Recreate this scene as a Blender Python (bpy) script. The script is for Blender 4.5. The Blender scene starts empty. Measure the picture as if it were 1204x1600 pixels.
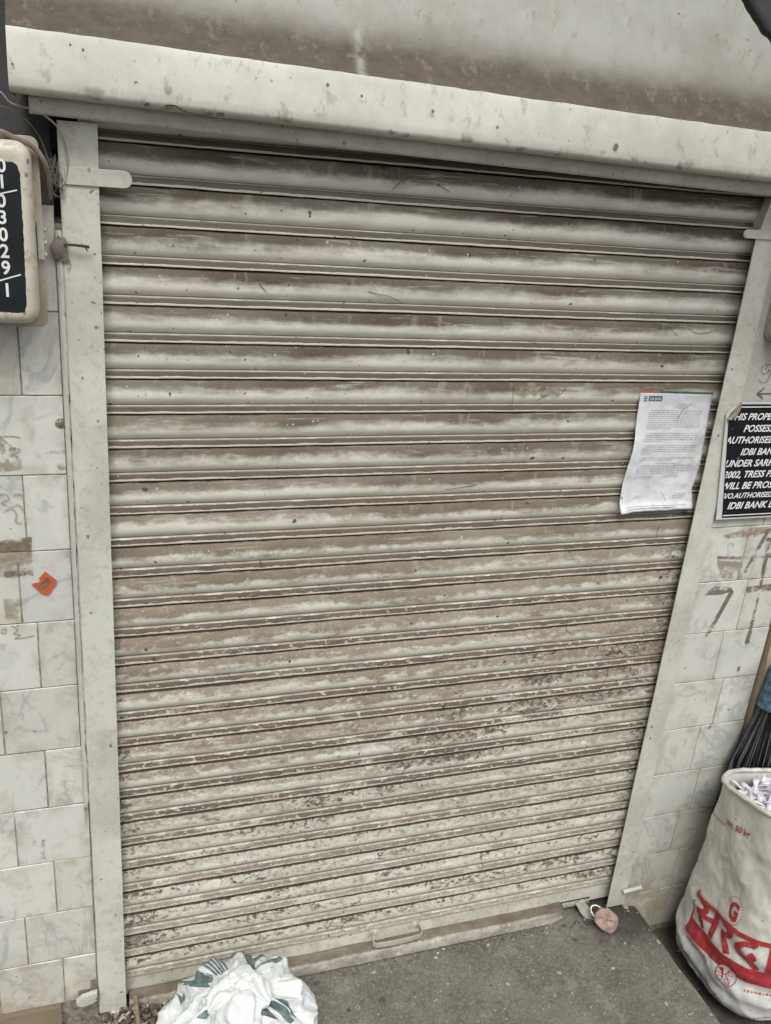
import bpy, bmesh, math, random
import numpy as np
from mathutils import Vector, Matrix, noise as mnoise
random.seed(7)
R = math.radians
S = bpy.context.scene
COL = S.collection

# ------------------------------------------------------------------ camera
CAM_P = Vector((-0.0448012, -1.7482684, 2.0445301))
CM = Matrix(((0.94782222, -0.30820648, 0.08149728),      # image right
             (-0.0406037, -0.37026388, -0.92803879),     # image down
             (0.31620307, 0.8763067, -0.36345865)))      # forward
FPX = 1393.39
cam = bpy.data.cameras.new('camera')
cam.sensor_fit = 'VERTICAL'; cam.sensor_height = 24.0; cam.sensor_width = 18.0
cam.lens = 24.0 * FPX / 1600.0
cam.clip_start = 0.02; cam.clip_end = 2000
camo = bpy.data.objects.new('camera', cam); COL.objects.link(camo)
rot = Matrix((CM[0], -CM[1], -CM[2])).transposed()
camo.matrix_world = Matrix.Translation(CAM_P) @ rot.to_4x4()
S.camera = camo

# ------------------------------------------------------------------ light
SUN_EL, SUN_AZ = 54.0, -24.0          # from the street, a little left of the viewer
world = bpy.data.worlds.new('World'); S.world = world; world.use_nodes = True
wn = world.node_tree; bg = wn.nodes['Background']
sky = wn.nodes.new('ShaderNodeTexSky'); sky.sky_type = 'NISHITA'; sky.sun_disc = False
sky.sun_elevation = R(SUN_EL); sky.sun_rotation = R(180 + SUN_AZ)
sky.air_density = 1.0; sky.dust_density = 4.0; sky.ozone_density = 0.6
hs = wn.nodes.new('ShaderNodeHueSaturation'); hs.inputs['Saturation'].default_value = 0.18
wn.links.new(sky.outputs[0], hs.inputs['Color']); wn.links.new(hs.outputs[0], bg.inputs['Color'])
bg.inputs['Strength'].default_value = 0.098
sl = bpy.data.lights.new('sun', 'SUN'); sl.energy = 1.6; sl.angle = R(20); sl.color = (1.0, 0.965, 0.90)
so = bpy.data.objects.new('sun', sl); COL.objects.link(so)
sd = Vector((math.sin(R(SUN_AZ)) * math.cos(R(SUN_EL)), -math.cos(R(SUN_AZ)) * math.cos(R(SUN_EL)), math.sin(R(SUN_EL))))
so.rotation_euler = sd.to_track_quat('Z', 'Y').to_euler(); so.location = (0, -3, 5)
S.view_settings.view_transform = 'Standard'; S.view_settings.look = 'None'
S.view_settings.gamma = 1.0; S.view_settings.exposure = 0.38

# ------------------------------------------------------------------ helpers
def at(px, py, y=None, x=None, z=None):
    """point of the world plane seen at a pixel of the 1204x1600 photograph"""
    d = CM.transposed() @ Vector(((px - 602) / FPX, (py - 800) / FPX, 1.0))
    if y is not None: s = (y - CAM_P.y) / d.y
    elif x is not None: s = (x - CAM_P.x) / d.x
    else: s = (z - CAM_P.z) / d.z
    return CAM_P + d * s

def sstep(a, b, x):
    t = max(0.0, min(1.0, (x - a) / (b - a))); return t * t * (3 - 2 * t)

def nz(x, y=0.0, z=0.0, s=1.0):
    return mnoise.noise(Vector((x * s, y * s, z * s)))

class Mt:
    """small node-graph writer"""
    def __init__(s, name):
        s.m = bpy.data.materials.new(name); s.m.use_nodes = True
        s.t = s.m.node_tree; s.b = s.t.nodes['Principled BSDF']
        s._o = None
    def n(s, kind, **kw):
        n = s.t.nodes.new('ShaderNode' + kind)
        for k, v in kw.items(): setattr(n, k, v)
        return n
    def put(s, sock, v):
        if isinstance(v, bpy.types.NodeSocket): s.t.links.new(v, sock)
        elif isinstance(v, (tuple, list)):
            sock.default_value = tuple(v) + ((1.0,) if len(v) == 3 and len(sock.default_value) == 4 else ())
        else: sock.default_value = v
    @property
    def P(s):
        if s._o is None: s._o = s.n('TexCoord').outputs['Object']
        return s._o
    def attr(s, name): return s.n('Attribute', attribute_name=name).outputs['Fac']
    def acol(s, name): return s.n('Attribute', attribute_name=name).outputs['Color']
    def ma(s, op, a, b=0.0, c=0.0):
        n = s.n('Math', operation=op); s.put(n.inputs[0], a); s.put(n.inputs[1], b); s.put(n.inputs[2], c)
        return n.outputs[0]
    def add(s, a, b): return s.ma('ADD', a, b)
    def mul(s, a, b): return s.ma('MULTIPLY', a, b)
    def sub(s, a, b): return s.ma('SUBTRACT', a, b)
    def sm(s, x, a, b, lo=0.0, hi=1.0):
        n = s.n('MapRange', interpolation_type='SMOOTHSTEP')
        s.put(n.inputs['Value'], x); s.put(n.inputs['From Min'], a); s.put(n.inputs['From Max'], b)
        s.put(n.inputs['To Min'], lo); s.put(n.inputs['To Max'], hi); return n.outputs[0]
    def sep(s, v=None):
        n = s.n('SeparateXYZ'); s.put(n.inputs[0], v if v is not None else s.P); return n.outputs
    def vm(s, v, sc, off=(0, 0, 0)):
        n = s.n('Mapping'); s.put(n.inputs['Vector'], v); n.inputs['Scale'].default_value = sc; n.inputs['Location'].default_value = off
        return n.outputs[0]
    def noise(s, scale, v=None, det=4.0, rough=0.55, dist=0.0):
        n = s.n('TexNoise'); s.put(n.inputs['Vector'], v if v is not None else s.P)
        n.inputs['Scale'].default_value = scale; n.inputs['Detail'].default_value = det
        n.inputs['Roughness'].default_value = rough; n.inputs['Distortion'].default_value = dist
        return n.outputs['Fac']
    def vor(s, scale, v=None, rnd=1.0, feature='F1'):
        n = s.n('TexVoronoi', feature=feature); s.put(n.inputs['Vector'], v if v is not None else s.P)
        n.inputs['Scale'].default_value = scale; n.inputs['Randomness'].default_value = rnd
        return n.outputs
    def specks(s, scale, size, keep, v=None, warp=True):
        """scattered irregular dots: 1 inside a dot; keep = share of cells that have one"""
        if warp:
            w = s.n('TexNoise'); s.put(w.inputs['Vector'], v if v is not None else s.P); w.inputs['Scale'].default_value = scale * 2.2; w.inputs['Detail'].default_value = 2
            mv = s.n('VectorMath', operation='MULTIPLY_ADD'); s.put(mv.inputs[0], w.outputs['Color']); mv.inputs[1].default_value = (0.45 / scale,) * 3; s.put(mv.inputs[2], v if v is not None else s.P)
            v = mv.outputs[0]
        o = s.vor(scale, v)
        c = s.n('SeparateColor'); s.put(c.inputs[0], o['Color'])
        has = s.ma('LESS_THAN', c.outputs[0], keep)
        rad = s.mul(s.add(c.outputs[1], 0.35), size)
        return s.mul(has, s.sm(s.sub(o['Distance'], rad), 0.0, size * 0.35, 1.0, 0.0))
    def mix(s, f, a, b):
        n = s.n('Mix', data_type='RGBA'); s.put(n.inputs['Factor'], f)
        s.put(n.inputs[6], a); s.put(n.inputs[7], b); return n.outputs[2]
    def done(s, col, rough=0.6, bump=None, bstr=0.3, bdist=0.002, metal=0.0, spec=0.4, **kw):
        s.put(s.b.inputs['Base Color'], col); s.put(s.b.inputs['Roughness'], rough)
        s.put(s.b.inputs['Metallic'], metal); s.put(s.b.inputs['Specular IOR Level'], spec)
        for k, v in kw.items(): s.put(s.b.inputs[k.replace('_', ' ')], v)
        if bump is not None:
            n = s.n('Bump'); n.inputs['Strength'].default_value = bstr; n.inputs['Distance'].default_value = bdist
            s.put(n.inputs['Height'], bump); s.t.links.new(n.outputs[0], s.b.inputs['Normal'])
        return s.m

class MB:
    """collects geometry for ONE mesh object; everything in world coordinates"""
    def __init__(s): s.v = []; s.f = []; s.a = {}
    def add(s, vs, fs):
        o = len(s.v); s.v += [Vector(p) for p in vs]; s.f += [tuple(i + o for i in f) for f in fs]; return o
    def box(s, x0, x1, y0, y1, z0, z1, M=None):
        vs = [Vector((x, y, z)) for z in (z0, z1) for y in (y0, y1) for x in (x0, x1)]
        if M: vs = [M @ v for v in vs]
        s.add(vs, [(0, 2, 3, 1), (4, 5, 7, 6), (0, 1, 5, 4), (1, 3, 7, 5), (3, 2, 6, 7), (2, 0, 4, 6)])
    def grid(s, fn, nu, nv, wrap=False, keep=None):
        vs = [fn(i / nu, j / nv) for j in range(nv + 1) for i in range(nu + (0 if wrap else 1))]
        w = nu if wrap else nu + 1
        fs = []
        for j in range(nv):
            for i in range(nu):
                if keep and not keep(i, j): continue
                i2 = (i + 1) % w if wrap else i + 1
                fs.append((j * w + i, j * w + i2, (j + 1) * w + i2, (j + 1) * w + i))
        return s.add(vs, fs)
    def tube(s, pts, r, n=8, r1=None, cap=True):
        pts = [Vector(p) for p in pts]; rings = []
        up = Vector((0.13, 0.2, 0.97)); L = len(pts)
        for i, p in enumerate(pts):
            d = (pts[min(i + 1, L - 1)] - pts[max(i - 1, 0)]).normalized()
            a = d.cross(up); a = a.normalized() if a.length > 1e-4 else d.orthogonal().normalized()
            b = a.cross(d).normalized(); up = b if i else b
            rr = r if r1 is None else r + (r1 - r) * i / max(1, L - 1)
            if callable(r): rr = r(i / max(1, L - 1))
            rings.append([p + (a * math.cos(q) + b * math.sin(q)) * rr for q in (2 * math.pi * k / n for k in range(n))])
        vs = [v for g in rings for v in g]; fs = []
        for i in range(L - 1):
            for k in range(n):
                k2 = (k + 1) % n; fs.append((i * n + k, i * n + k2, (i + 1) * n + k2, (i + 1) * n + k))
        if cap: fs += [tuple(range(n))[::-1], tuple((L - 1) * n + k for k in range(n))]
        s.add(vs, fs)
    def ribbon(s, pts, w, nrm=(0, -1, 0)):
        """flat strip along pts, width w (number or function)"""
        pts = [Vector(p) for p in pts]; nrm = Vector(nrm); vs = []; L = len(pts)
        for i, p in enumerate(pts):
            d = (pts[min(i + 1, L - 1)] - pts[max(i - 1, 0)]).normalized(); a = d.cross(nrm).normalized()
            ww = w(i / (L - 1)) if callable(w) else w
            vs += [p - a * ww / 2, p + a * ww / 2]
        s.add(vs, [(2 * i, 2 * i + 1, 2 * i + 3, 2 * i + 2) for i in range(L - 1)])
    def plate(s, poly, y0, y1):
        """polygon in x,z turned into a slab from y0 (front) to y1 (back)"""
        n = len(poly)
        vs = [(x, y0, z) for x, z in poly] + [(x, y1, z) for x, z in poly]
        fs = [tuple(range(n)), tuple(range(2 * n - 1, n - 1, -1))]
        fs += [(i, n + i, n + (i + 1) % n, (i + 1) % n) for i in range(n)]
        s.add(vs, fs)
    def build(s, name, mat, parent=None, smooth=True, angle=40, bevel=0.0, attrs=None, solid=0.0, sub=0):
        me = bpy.data.meshes.new(name)
        base = Vector(parent_world(parent)) if parent else Vector((0, 0, 0))
        me.from_pydata([v - base for v in s.v], [], s.f); me.validate(); me.update()
        bm = bmesh.new(); bm.from_mesh(me); bmesh.ops.recalc_face_normals(bm, faces=bm.faces) if solid == 0.0 and attrs is None else None
        bm.to_mesh(me); bm.free()
        me.materials.append(mat)
        if attrs:
            for k, (dom, vals) in attrs.items():
                a = me.attributes.new(k, 'FLOAT', dom); a.data.foreach_set('value', np.array(vals, dtype=np.float32))
        o = bpy.data.objects.new(name, me); COL.objects.link(o)
        if parent: o.parent = parent
        if solid:
            m = o.modifiers.new('solid', 'SOLIDIFY'); m.thickness = solid; m.offset = 0
        if bevel:
            m = o.modifiers.new('bevel', 'BEVEL'); m.width = bevel; m.segments = 3; m.limit_method = 'ANGLE'; m.angle_limit = R(35)
        if sub:
            m = o.modifiers.new('sub', 'SUBSURF'); m.levels = sub; m.render_levels = sub
        if smooth:
            me.polygons.foreach_set('use_smooth', [True] * len(me.polygons))
            try: me.set_sharp_from_angle(angle=R(angle))
            except Exception: pass
        return o

def parent_world(p):
    v = Vector((0, 0, 0))
    while p: v += p.location; p = p.parent
    return v

def tag(o, label=None, cat=None, group=None, kind=None):
    if cat and not kind: kind = 'thing'
    if label: o['label'] = label
    if cat: o['category'] = cat
    if group: o['group'] = group
    if kind: o['kind'] = kind
    return o

def thing(name, label, cat, loc, group=None):
    o = bpy.data.objects.new(name, None); o.empty_display_size = 0.05; COL.objects.link(o); o.location = loc
    return tag(o, label, cat, group)

def top(o, loc):
    """move a one-mesh thing's origin to loc without moving its shape"""
    loc = Vector(loc); o.data.transform(Matrix.Translation(-loc)); o.location = loc; return o

# text as flat 2-D mesh, cap height 1
def text2d(body, shear=0.0, offset=0.0, xs=1.0, align='LEFT'):
    c = bpy.data.curves.new('txt', 'FONT'); c.body = body; c.size = 1.0; c.shear = shear; c.offset = offset
    c.align_x = align; c.resolution_u = 3; c.fill_mode = 'FRONT'
    o = bpy.data.objects.new('txt', c); COL.objects.link(o)
    bpy.context.view_layer.update()
    me = bpy.data.meshes.new_from_object(o.evaluated_get(bpy.context.evaluated_depsgraph_get()))
    vs = [(v.co.x * xs / 0.729, v.co.y / 0.729) for v in me.vertices]; fs = [tuple(p.vertices) for p in me.polygons]
    bpy.data.objects.remove(o); bpy.data.curves.remove(c); bpy.data.meshes.remove(me)
    return vs, fs

def clip2d(vs, fs, planes=(), cuts=0.0):
    """cut a flat mesh by lines (point, normal: keeps the side the normal points away from) and slice it into strips for draping"""
    bm = bmesh.new(); bv = [bm.verts.new((x, y, 0)) for x, y in vs]
    for f in fs:
        try: bm.faces.new([bv[i] for i in f])
        except Exception: pass
    for (p, n) in planes:
        g = bm.verts[:] + bm.edges[:] + bm.faces[:]
        bmesh.ops.bisect_plane(bm, geom=g, plane_co=(p[0], p[1], 0), plane_no=(n[0], n[1], 0), clear_outer=True)
    if cuts:
        for ax in (0, 1):
            cs = [v.co[ax] for v in bm.verts]
            if not cs: break
            k = math.floor(min(cs) / cuts) + 1
            while k * cuts < max(cs):
                co = [0, 0, 0]; no = [0, 0, 0]; co[ax] = k * cuts; no[ax] = 1
                bmesh.ops.bisect_plane(bm, geom=bm.verts[:] + bm.edges[:] + bm.faces[:], plane_co=co, plane_no=no); k += 1
    bm.verts.index_update()
    out = [(v.co.x, v.co.y) for v in bm.verts], [tuple(v.index for v in f.verts) for f in bm.faces]
    bm.free(); return out

# ------------------------------------------------------------------ materials
PAINT = (0.60, 0.60, 0.555)
def plain(name, col, rough=0.6, metal=0.0, var=0.25, scale=30, bstr=0.2, spec=0.4):
    m = Mt(name); n = m.noise(scale, det=5)
    c = m.mix(m.sm(n, 0.3, 0.7), tuple(x * (1 - var) for x in col), tuple(min(1, x * (1 + var)) for x in col))
    return m.done(c, rough, m.noise(scale * 4), bstr, 0.001, metal, spec)

def painted(name, base, dirt=0.5, speck=1.0, scale=1.0):
    """old cream enamel with dust, hair-fine specks and chips"""
    m = Mt(name); n1 = m.noise(6 * scale, det=7, rough=0.66); n2 = m.noise(48 * scale, det=7, rough=0.74); n3 = m.noise(17 * scale, det=7, rough=0.7)
    c = m.mix(m.sm(n1, 0.38, 0.62), base, tuple(b * k for b, k in zip(base, (0.83, 0.82, 0.79))))
    c = m.mix(m.mul(m.sm(n3, 0.53, 0.66), 0.38 * dirt), c, (0.33, 0.295, 0.23))
    c = m.mix(m.mul(m.sm(n2, 0.53, 0.64), 0.42 * dirt), c, (0.27, 0.235, 0.185))
    st = m.noise(11 * scale, m.vm(m.P, (1, 1, 0.14)), det=6)
    c = m.mix(m.mul(m.sm(st, 0.54, 0.68), 0.30 * dirt), c, (0.33, 0.29, 0.23))
    gate = m.sm(m.noise(6 * scale, det=3), 0.46, 0.56)
    c = m.mix(m.mul(m.mul(m.specks(95 * scale, 0.17, 0.30), gate), 0.8 * speck), c, (0.085, 0.07, 0.057))
    c = m.mix(m.mul(m.specks(33 * scale, 0.085, 0.30), 0.8 * speck), c, (0.09, 0.075, 0.062))
    h = m.add(m.mul(n2, 0.5), m.mul(m.noise(140 * scale, det=3), 0.25))
    return m.done(c, m.sm(n2, 0.3, 0.7, 0.42, 0.68), h, 0.3, 0.0014, spec=0.4)

M = {}
M['rail'] = painted('old_cream_paint', (0.60, 0.605, 0.55), 0.6, 0.9)
M['lintel'] = painted('lintel_paint', (0.58, 0.585, 0.53), 0.5, 0.7)
M['steel'] = plain('bright_steel', (0.75, 0.75, 0.74), 0.2, 1.0, 0.05)
M['dark'] = plain('near_black', (0.012, 0.012, 0.012), 0.9)  # plain near-black for the bolt slot and soffit
M['ink_grey'] = plain('pencil_grey', (0.12, 0.12, 0.12), 0.8)
M['white_ink'] = plain('white_lettering', (0.74, 0.75, 0.75), 0.55, var=0.08)
M['blue_bind'] = plain('blue_plastic_wrap', (0.07, 0.125, 0.17), 0.35, var=0.5, scale=60)
M['wire_grey'] = plain('dusty_wire', (0.32, 0.30, 0.26), 0.7)
M['wire_brown'] = plain('dusty_cable', (0.20, 0.165, 0.13), 0.8)
M['twig'] = plain('dark_strand', (0.05, 0.042, 0.035), 0.9)
M['web'] = plain('cobweb_grey', (0.17, 0.15, 0.13), 0.95)

def curtain_mat():
    m = Mt('dusty_shutter_paint')
    t = m.attr('slat_t'); row = m.attr('row'); rnd = m.attr('slat_rnd')
    x, y, z = m.sep()
    def cn(n, lo=0.36, hi=0.64): return m.sm(n, lo, hi)          # full-contrast noise
    lowf = cn(m.noise(2.4, m.vm(m.P, (1, 1, 2.6)), det=3))
    streak = cn(m.noise(30, m.vm(m.P, (0.13, 1, 1.2)), det=6, rough=0.6), 0.3, 0.7)
    lump = cn(m.noise(46, m.vm(m.P, (0.55, 1, 1.0)), det=7, rough=0.72), 0.34, 0.66)
    fine = cn(m.noise(170, det=5, rough=0.75), 0.36, 0.64)
    mid = cn(m.noise(20, m.vm(m.P, (0.6, 1, 1)), det=7, rough=0.66))
    grit = cn(m.noise(85, m.vm(m.P, (0.8, 1, 1)), det=6, rough=0.78), 0.38, 0.62)
    lowrow = m.sm(row, 0.34, 0.62)                                # the lower half is rougher
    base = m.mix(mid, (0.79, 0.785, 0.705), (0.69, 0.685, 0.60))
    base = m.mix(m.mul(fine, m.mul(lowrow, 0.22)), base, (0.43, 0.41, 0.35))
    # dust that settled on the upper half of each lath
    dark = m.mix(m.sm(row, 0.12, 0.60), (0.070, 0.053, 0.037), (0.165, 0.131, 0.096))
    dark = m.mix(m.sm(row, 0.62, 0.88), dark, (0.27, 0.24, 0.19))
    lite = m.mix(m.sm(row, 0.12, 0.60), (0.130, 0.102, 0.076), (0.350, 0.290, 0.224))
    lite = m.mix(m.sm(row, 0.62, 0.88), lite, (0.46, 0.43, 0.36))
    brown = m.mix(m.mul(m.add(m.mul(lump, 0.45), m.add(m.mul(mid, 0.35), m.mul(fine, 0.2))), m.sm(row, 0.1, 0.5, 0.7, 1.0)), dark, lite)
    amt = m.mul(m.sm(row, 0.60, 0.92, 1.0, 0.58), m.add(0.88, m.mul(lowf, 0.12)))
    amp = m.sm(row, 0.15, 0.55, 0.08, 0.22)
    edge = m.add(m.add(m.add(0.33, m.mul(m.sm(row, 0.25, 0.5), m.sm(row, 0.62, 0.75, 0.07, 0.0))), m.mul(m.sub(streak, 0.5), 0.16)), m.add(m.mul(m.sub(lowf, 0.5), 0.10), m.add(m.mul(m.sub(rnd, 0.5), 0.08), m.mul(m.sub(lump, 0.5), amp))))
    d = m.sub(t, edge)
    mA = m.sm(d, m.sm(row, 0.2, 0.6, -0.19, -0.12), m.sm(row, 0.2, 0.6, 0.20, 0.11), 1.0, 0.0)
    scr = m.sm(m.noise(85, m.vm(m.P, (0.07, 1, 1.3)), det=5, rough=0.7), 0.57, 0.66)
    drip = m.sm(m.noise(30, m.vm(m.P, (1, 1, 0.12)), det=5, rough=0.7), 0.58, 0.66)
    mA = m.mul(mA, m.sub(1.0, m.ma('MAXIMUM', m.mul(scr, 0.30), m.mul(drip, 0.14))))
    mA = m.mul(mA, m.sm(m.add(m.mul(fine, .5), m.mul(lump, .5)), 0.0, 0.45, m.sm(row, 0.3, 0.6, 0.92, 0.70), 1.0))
    c = m.mix(m.mul(mA, amt), base, brown)
    # slightly greyer where the curl turns under
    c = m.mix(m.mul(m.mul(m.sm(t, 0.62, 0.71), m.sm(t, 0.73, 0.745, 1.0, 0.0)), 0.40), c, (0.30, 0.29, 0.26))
    # bead: flat dusty top, rubbed lip
    bt = m.add(t, m.add(m.mul(m.sub(streak, 0.5), 0.018), m.mul(m.sub(lump, 0.5), m.sm(row, 0.2, 0.6, 0.016, 0.055))))
    mB = m.mul(m.sm(bt, 0.742, 0.764), m.sm(bt, 0.898, 0.918, 1.0, 0.0))
    dB = m.mix(m.sm(row, 0.12, 0.55), (0.054, 0.041, 0.029), (0.074, 0.057, 0.041)); dB = m.mix(m.sm(row, 0.72, 0.98), dB, (0.18, 0.155, 0.118))
    lB = m.mix(m.sm(row, 0.12, 0.55), (0.088, 0.069, 0.051), (0.145, 0.114, 0.086)); lB = m.mix(m.sm(row, 0.72, 0.98), lB, (0.38, 0.35, 0.285))
    brownB = m.mix(m.add(m.mul(mid, 0.5), m.mul(lump, 0.5)), dB, lB)
    c = m.mix(m.mul(mB, m.sm(row, 0.7, 1.0, 0.97, 0.85)), c, brownB)
    lip = m.ma('MAXIMUM', m.sm(bt, 0.905, 0.925), m.mul(m.sm(t, 0.735, 0.741), m.sm(t, 0.752, 0.768, 1.0, 0.0)))
    lipc = m.mix(m.sm(row, 0.1, 0.6), (0.46, 0.415, 0.35), (0.44, 0.375, 0.315))
    c = m.mix(m.mul(lip, m.sm(lump, 0.05, 0.35, 0.60, 0.92)), c, lipc)
    # caked pale patches half way down
    patch = m.mul(m.sm(m.noise(5.0, m.vm(m.P, (0.6, 1, 1.6)), det=8, rough=0.72), 0.53, 0.60), m.sm(row, 0.50, 0.68))
    c = m.mix(m.mul(patch, m.sm(fine, 0.1, 0.8, 0.3, 0.85)), c, (0.60, 0.565, 0.49))
    # black mould: a slanting belt at the lower right, the left end, and the foot
    wav = m.mul(m.sub(m.noise(2.6, det=3), 0.5), 0.5)
    line = m.sub(m.add(z, wav), m.add(0.640, m.mul(x, 0.46)))
    band = m.mul(m.ma('EXPONENT', m.mul(m.mul(line, line), -26.0)), 0.86)
    band = m.mul(band, m.sm(x, -0.62, 0.35, 0.55, 1.0))
    lft = m.mul(m.sm(x, -0.71, -0.50, 1.0, 0.0), m.sm(z, 0.25, 0.70, 1.0, 0.0))
    lft2 = m.mul(m.sm(x, -0.712, -0.655, 1.0, 0.0), m.sm(z, 0.6, 1.25, 0.9, 0.2))
    rgt = m.mul(m.sm(x, 0.60, 0.71, 0.0, 1.0), m.sm(z, 1.0, 1.5, 0.85, 0.2))
    low = m.sm(z, 0.10, 0.75, 0.55, 0.0)
    region = m.ma('MAXIMUM', m.ma('MAXIMUM', m.ma('MAXIMUM', band, lft), m.ma('MAXIMUM', lft2, rgt)), low)
    bl = m.noise(9, m.vm(m.P, (0.55, 1, 1.5)), det=9, rough=0.76, dist=0.4)
    hang = m.mul(m.sub(0.36, t), 0.16)                          # thickest just under each joint
    mould = m.sm(m.add(m.add(bl, hang), m.add(m.mul(region, 0.15), m.mul(m.sub(grit, 0.5), 0.17))), 0.625, 0.715)
    mould = m.mul(m.mul(mould, m.sm(region, 0.10, 0.45)), m.sm(t, 0.60, 0.80, 1.0, 0.40))
    c = m.mix(m.mul(mould, m.add(0.60, m.mul(grit, 0.35))), c, m.mix(fine, (0.040, 0.034, 0.027), (0.15, 0.128, 0.098)))
    # gritty crust and pale flakes
    crust = m.mul(m.sm(m.add(m.mul(grit, 0.6), m.mul(lump, 0.4)), 0.50, 0.82), m.sm(row, 0.42, 0.8))
    c = m.mix(m.mul(crust, m.add(m.sm(t, 0.30, 0.55, 0.50, 0.10), m.sm(t, 0.74, 0.76, 0.0, 0.30))), c, (0.115, 0.093, 0.070))
    flake = m.mul(m.sm(m.noise(105, m.vm(m.P, (0.6, 1, 1), (3, 5, 1)), det=4), 0.59, 0.64), m.sm(row, 0.36, 0.62))
    c = m.mix(m.mul(flake, 0.65), c, (0.60, 0.57, 0.50))
    # fly specks, chips
    c = m.mix(m.mul(m.specks(75, 0.16, 0.14), 0.7), c, (0.055, 0.044, 0.036))
    c = m.mix(m.mul(m.specks(27, 0.075, 0.30), 0.85), c, (0.050, 0.040, 0.034))
    c = m.mix(m.mul(m.specks(14, 0.05, 0.30, m.vm(m.P, (1, 1, 1), (1, 2, 3))), 0.85), c, (0.055, 0.040, 0.032))
    c = m.mix(m.mul(m.specks(95, 0.13, 0.06), 0.7), c, (0.68, 0.67, 0.63))
    # joint line: black dirt, and painted shade for the gap the lip hides
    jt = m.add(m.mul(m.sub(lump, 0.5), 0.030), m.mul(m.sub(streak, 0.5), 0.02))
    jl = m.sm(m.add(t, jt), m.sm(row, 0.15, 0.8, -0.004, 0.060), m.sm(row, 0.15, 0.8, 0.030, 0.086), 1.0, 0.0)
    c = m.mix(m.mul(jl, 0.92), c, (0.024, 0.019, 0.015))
    c = m.mix(m.mul(m.mul(m.sm(t, 0.70, 0.722), m.sm(t, 0.736, 0.744, 1.0, 0.0)), 0.75), c, (0.11, 0.095, 0.075))  # crease between curl and bead: thin shade line painted into the colour
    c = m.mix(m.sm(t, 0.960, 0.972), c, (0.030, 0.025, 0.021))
    h = m.add(m.add(m.mul(fine, 0.30), m.mul(lump, 0.35)), m.mul(grit, m.mul(lowrow, 0.6)))
    rough = m.sm(mA, 0.0, 1.0, 0.33, 0.88)
    return m.done(c, rough, h, 0.35, 0.0013, spec=0.40)
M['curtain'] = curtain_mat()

def hood_mat():
    m = Mt('hood_sheet'); t = m.attr('hood_t')     # 0 at the ledge, 1 high up; -1.. on the fascia
    x, y, z = m.sep()
    n1 = m.noise(3.2, m.vm(m.P, (1, 1, 2)), det=6, rough=0.6); n2 = m.noise(42, m.vm(m.P, (0.7, 1, 1)), det=8, rough=0.74)
    base = m.mix(m.sm(m.noise(7, det=8, rough=0.7), 0.38, 0.62), (0.50, 0.505, 0.46), (0.42, 0.42, 0.375))
    e = m.add(m.add(t, m.mul(m.sub(n1, 0.5), 0.40)), m.mul(m.sub(n2, 0.5), 0.10))
    d = m.mul(m.sm(e, 0.36, 1.14, 1.0, 0.0), m.ma('GREATER_THAN', t, 0.0))
    # pale run where water came down the sheet
    rx = m.sub(x, m.add(-0.262, m.mul(m.sub(m.noise(14, m.vm(m.P, (0, 0, 1))), 0.5), 0.03)))
    run = m.mul(m.ma('EXPONENT', m.mul(m.mul(rx, rx), -14000.0)), m.ma('GREATER_THAN', t, 0.0))
    d = m.mul(d, m.sub(1.0, m.mul(run, m.sm(m.noise(26, det=6), 0.42, 0.58, 0.05, 0.55))))
    c = m.mix(m.mul(d, 0.94), base, m.mix(m.sm(n2, 0.34, 0.70), (0.062, 0.049, 0.034), (0.106, 0.086, 0.063)))
    fas = m.sm(t, -0.02, 0.0, 1.0, 0.0)
    c = m.mix(fas, c, m.mix(m.sm(m.noise(8, det=8, rough=0.7), 0.38, 0.62), (0.62, 0.625, 0.56), (0.53, 0.53, 0.47)))
    c = m.mix(m.mul(m.specks(36, 0.075, 0.20), 0.8), c, (0.10, 0.085, 0.07))
    c = m.mix(m.mul(m.mul(m.specks(95, 0.18, 0.2), m.sm(m.noise(6), 0.45, 0.65)), 0.6), c, (0.14, 0.12, 0.10))
    scuff = m.mul(m.sm(m.noise(34, m.vm(m.P, (1, 1, 0.6)), det=8, rough=0.75), 0.55, 0.63), 0.42)
    c = m.mix(scuff, c, (0.26, 0.225, 0.175))
    rust = m.mul(m.sm(m.noise(22, det=6), 0.58, 0.66), m.mul(m.sm(t, -0.75, -0.55, 1.0, 0.0), m.sm(t, -1.2, -0.9)))
    c = m.mix(m.mul(rust, 0.6), c, (0.13, 0.10, 0.075))
    return m.done(c, m.sm(d, 0, 1, 0.40, 0.9), m.add(n2, m.noise(5)), 0.15, 0.002, spec=0.4)
M['hood'] = hood_mat()

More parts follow.
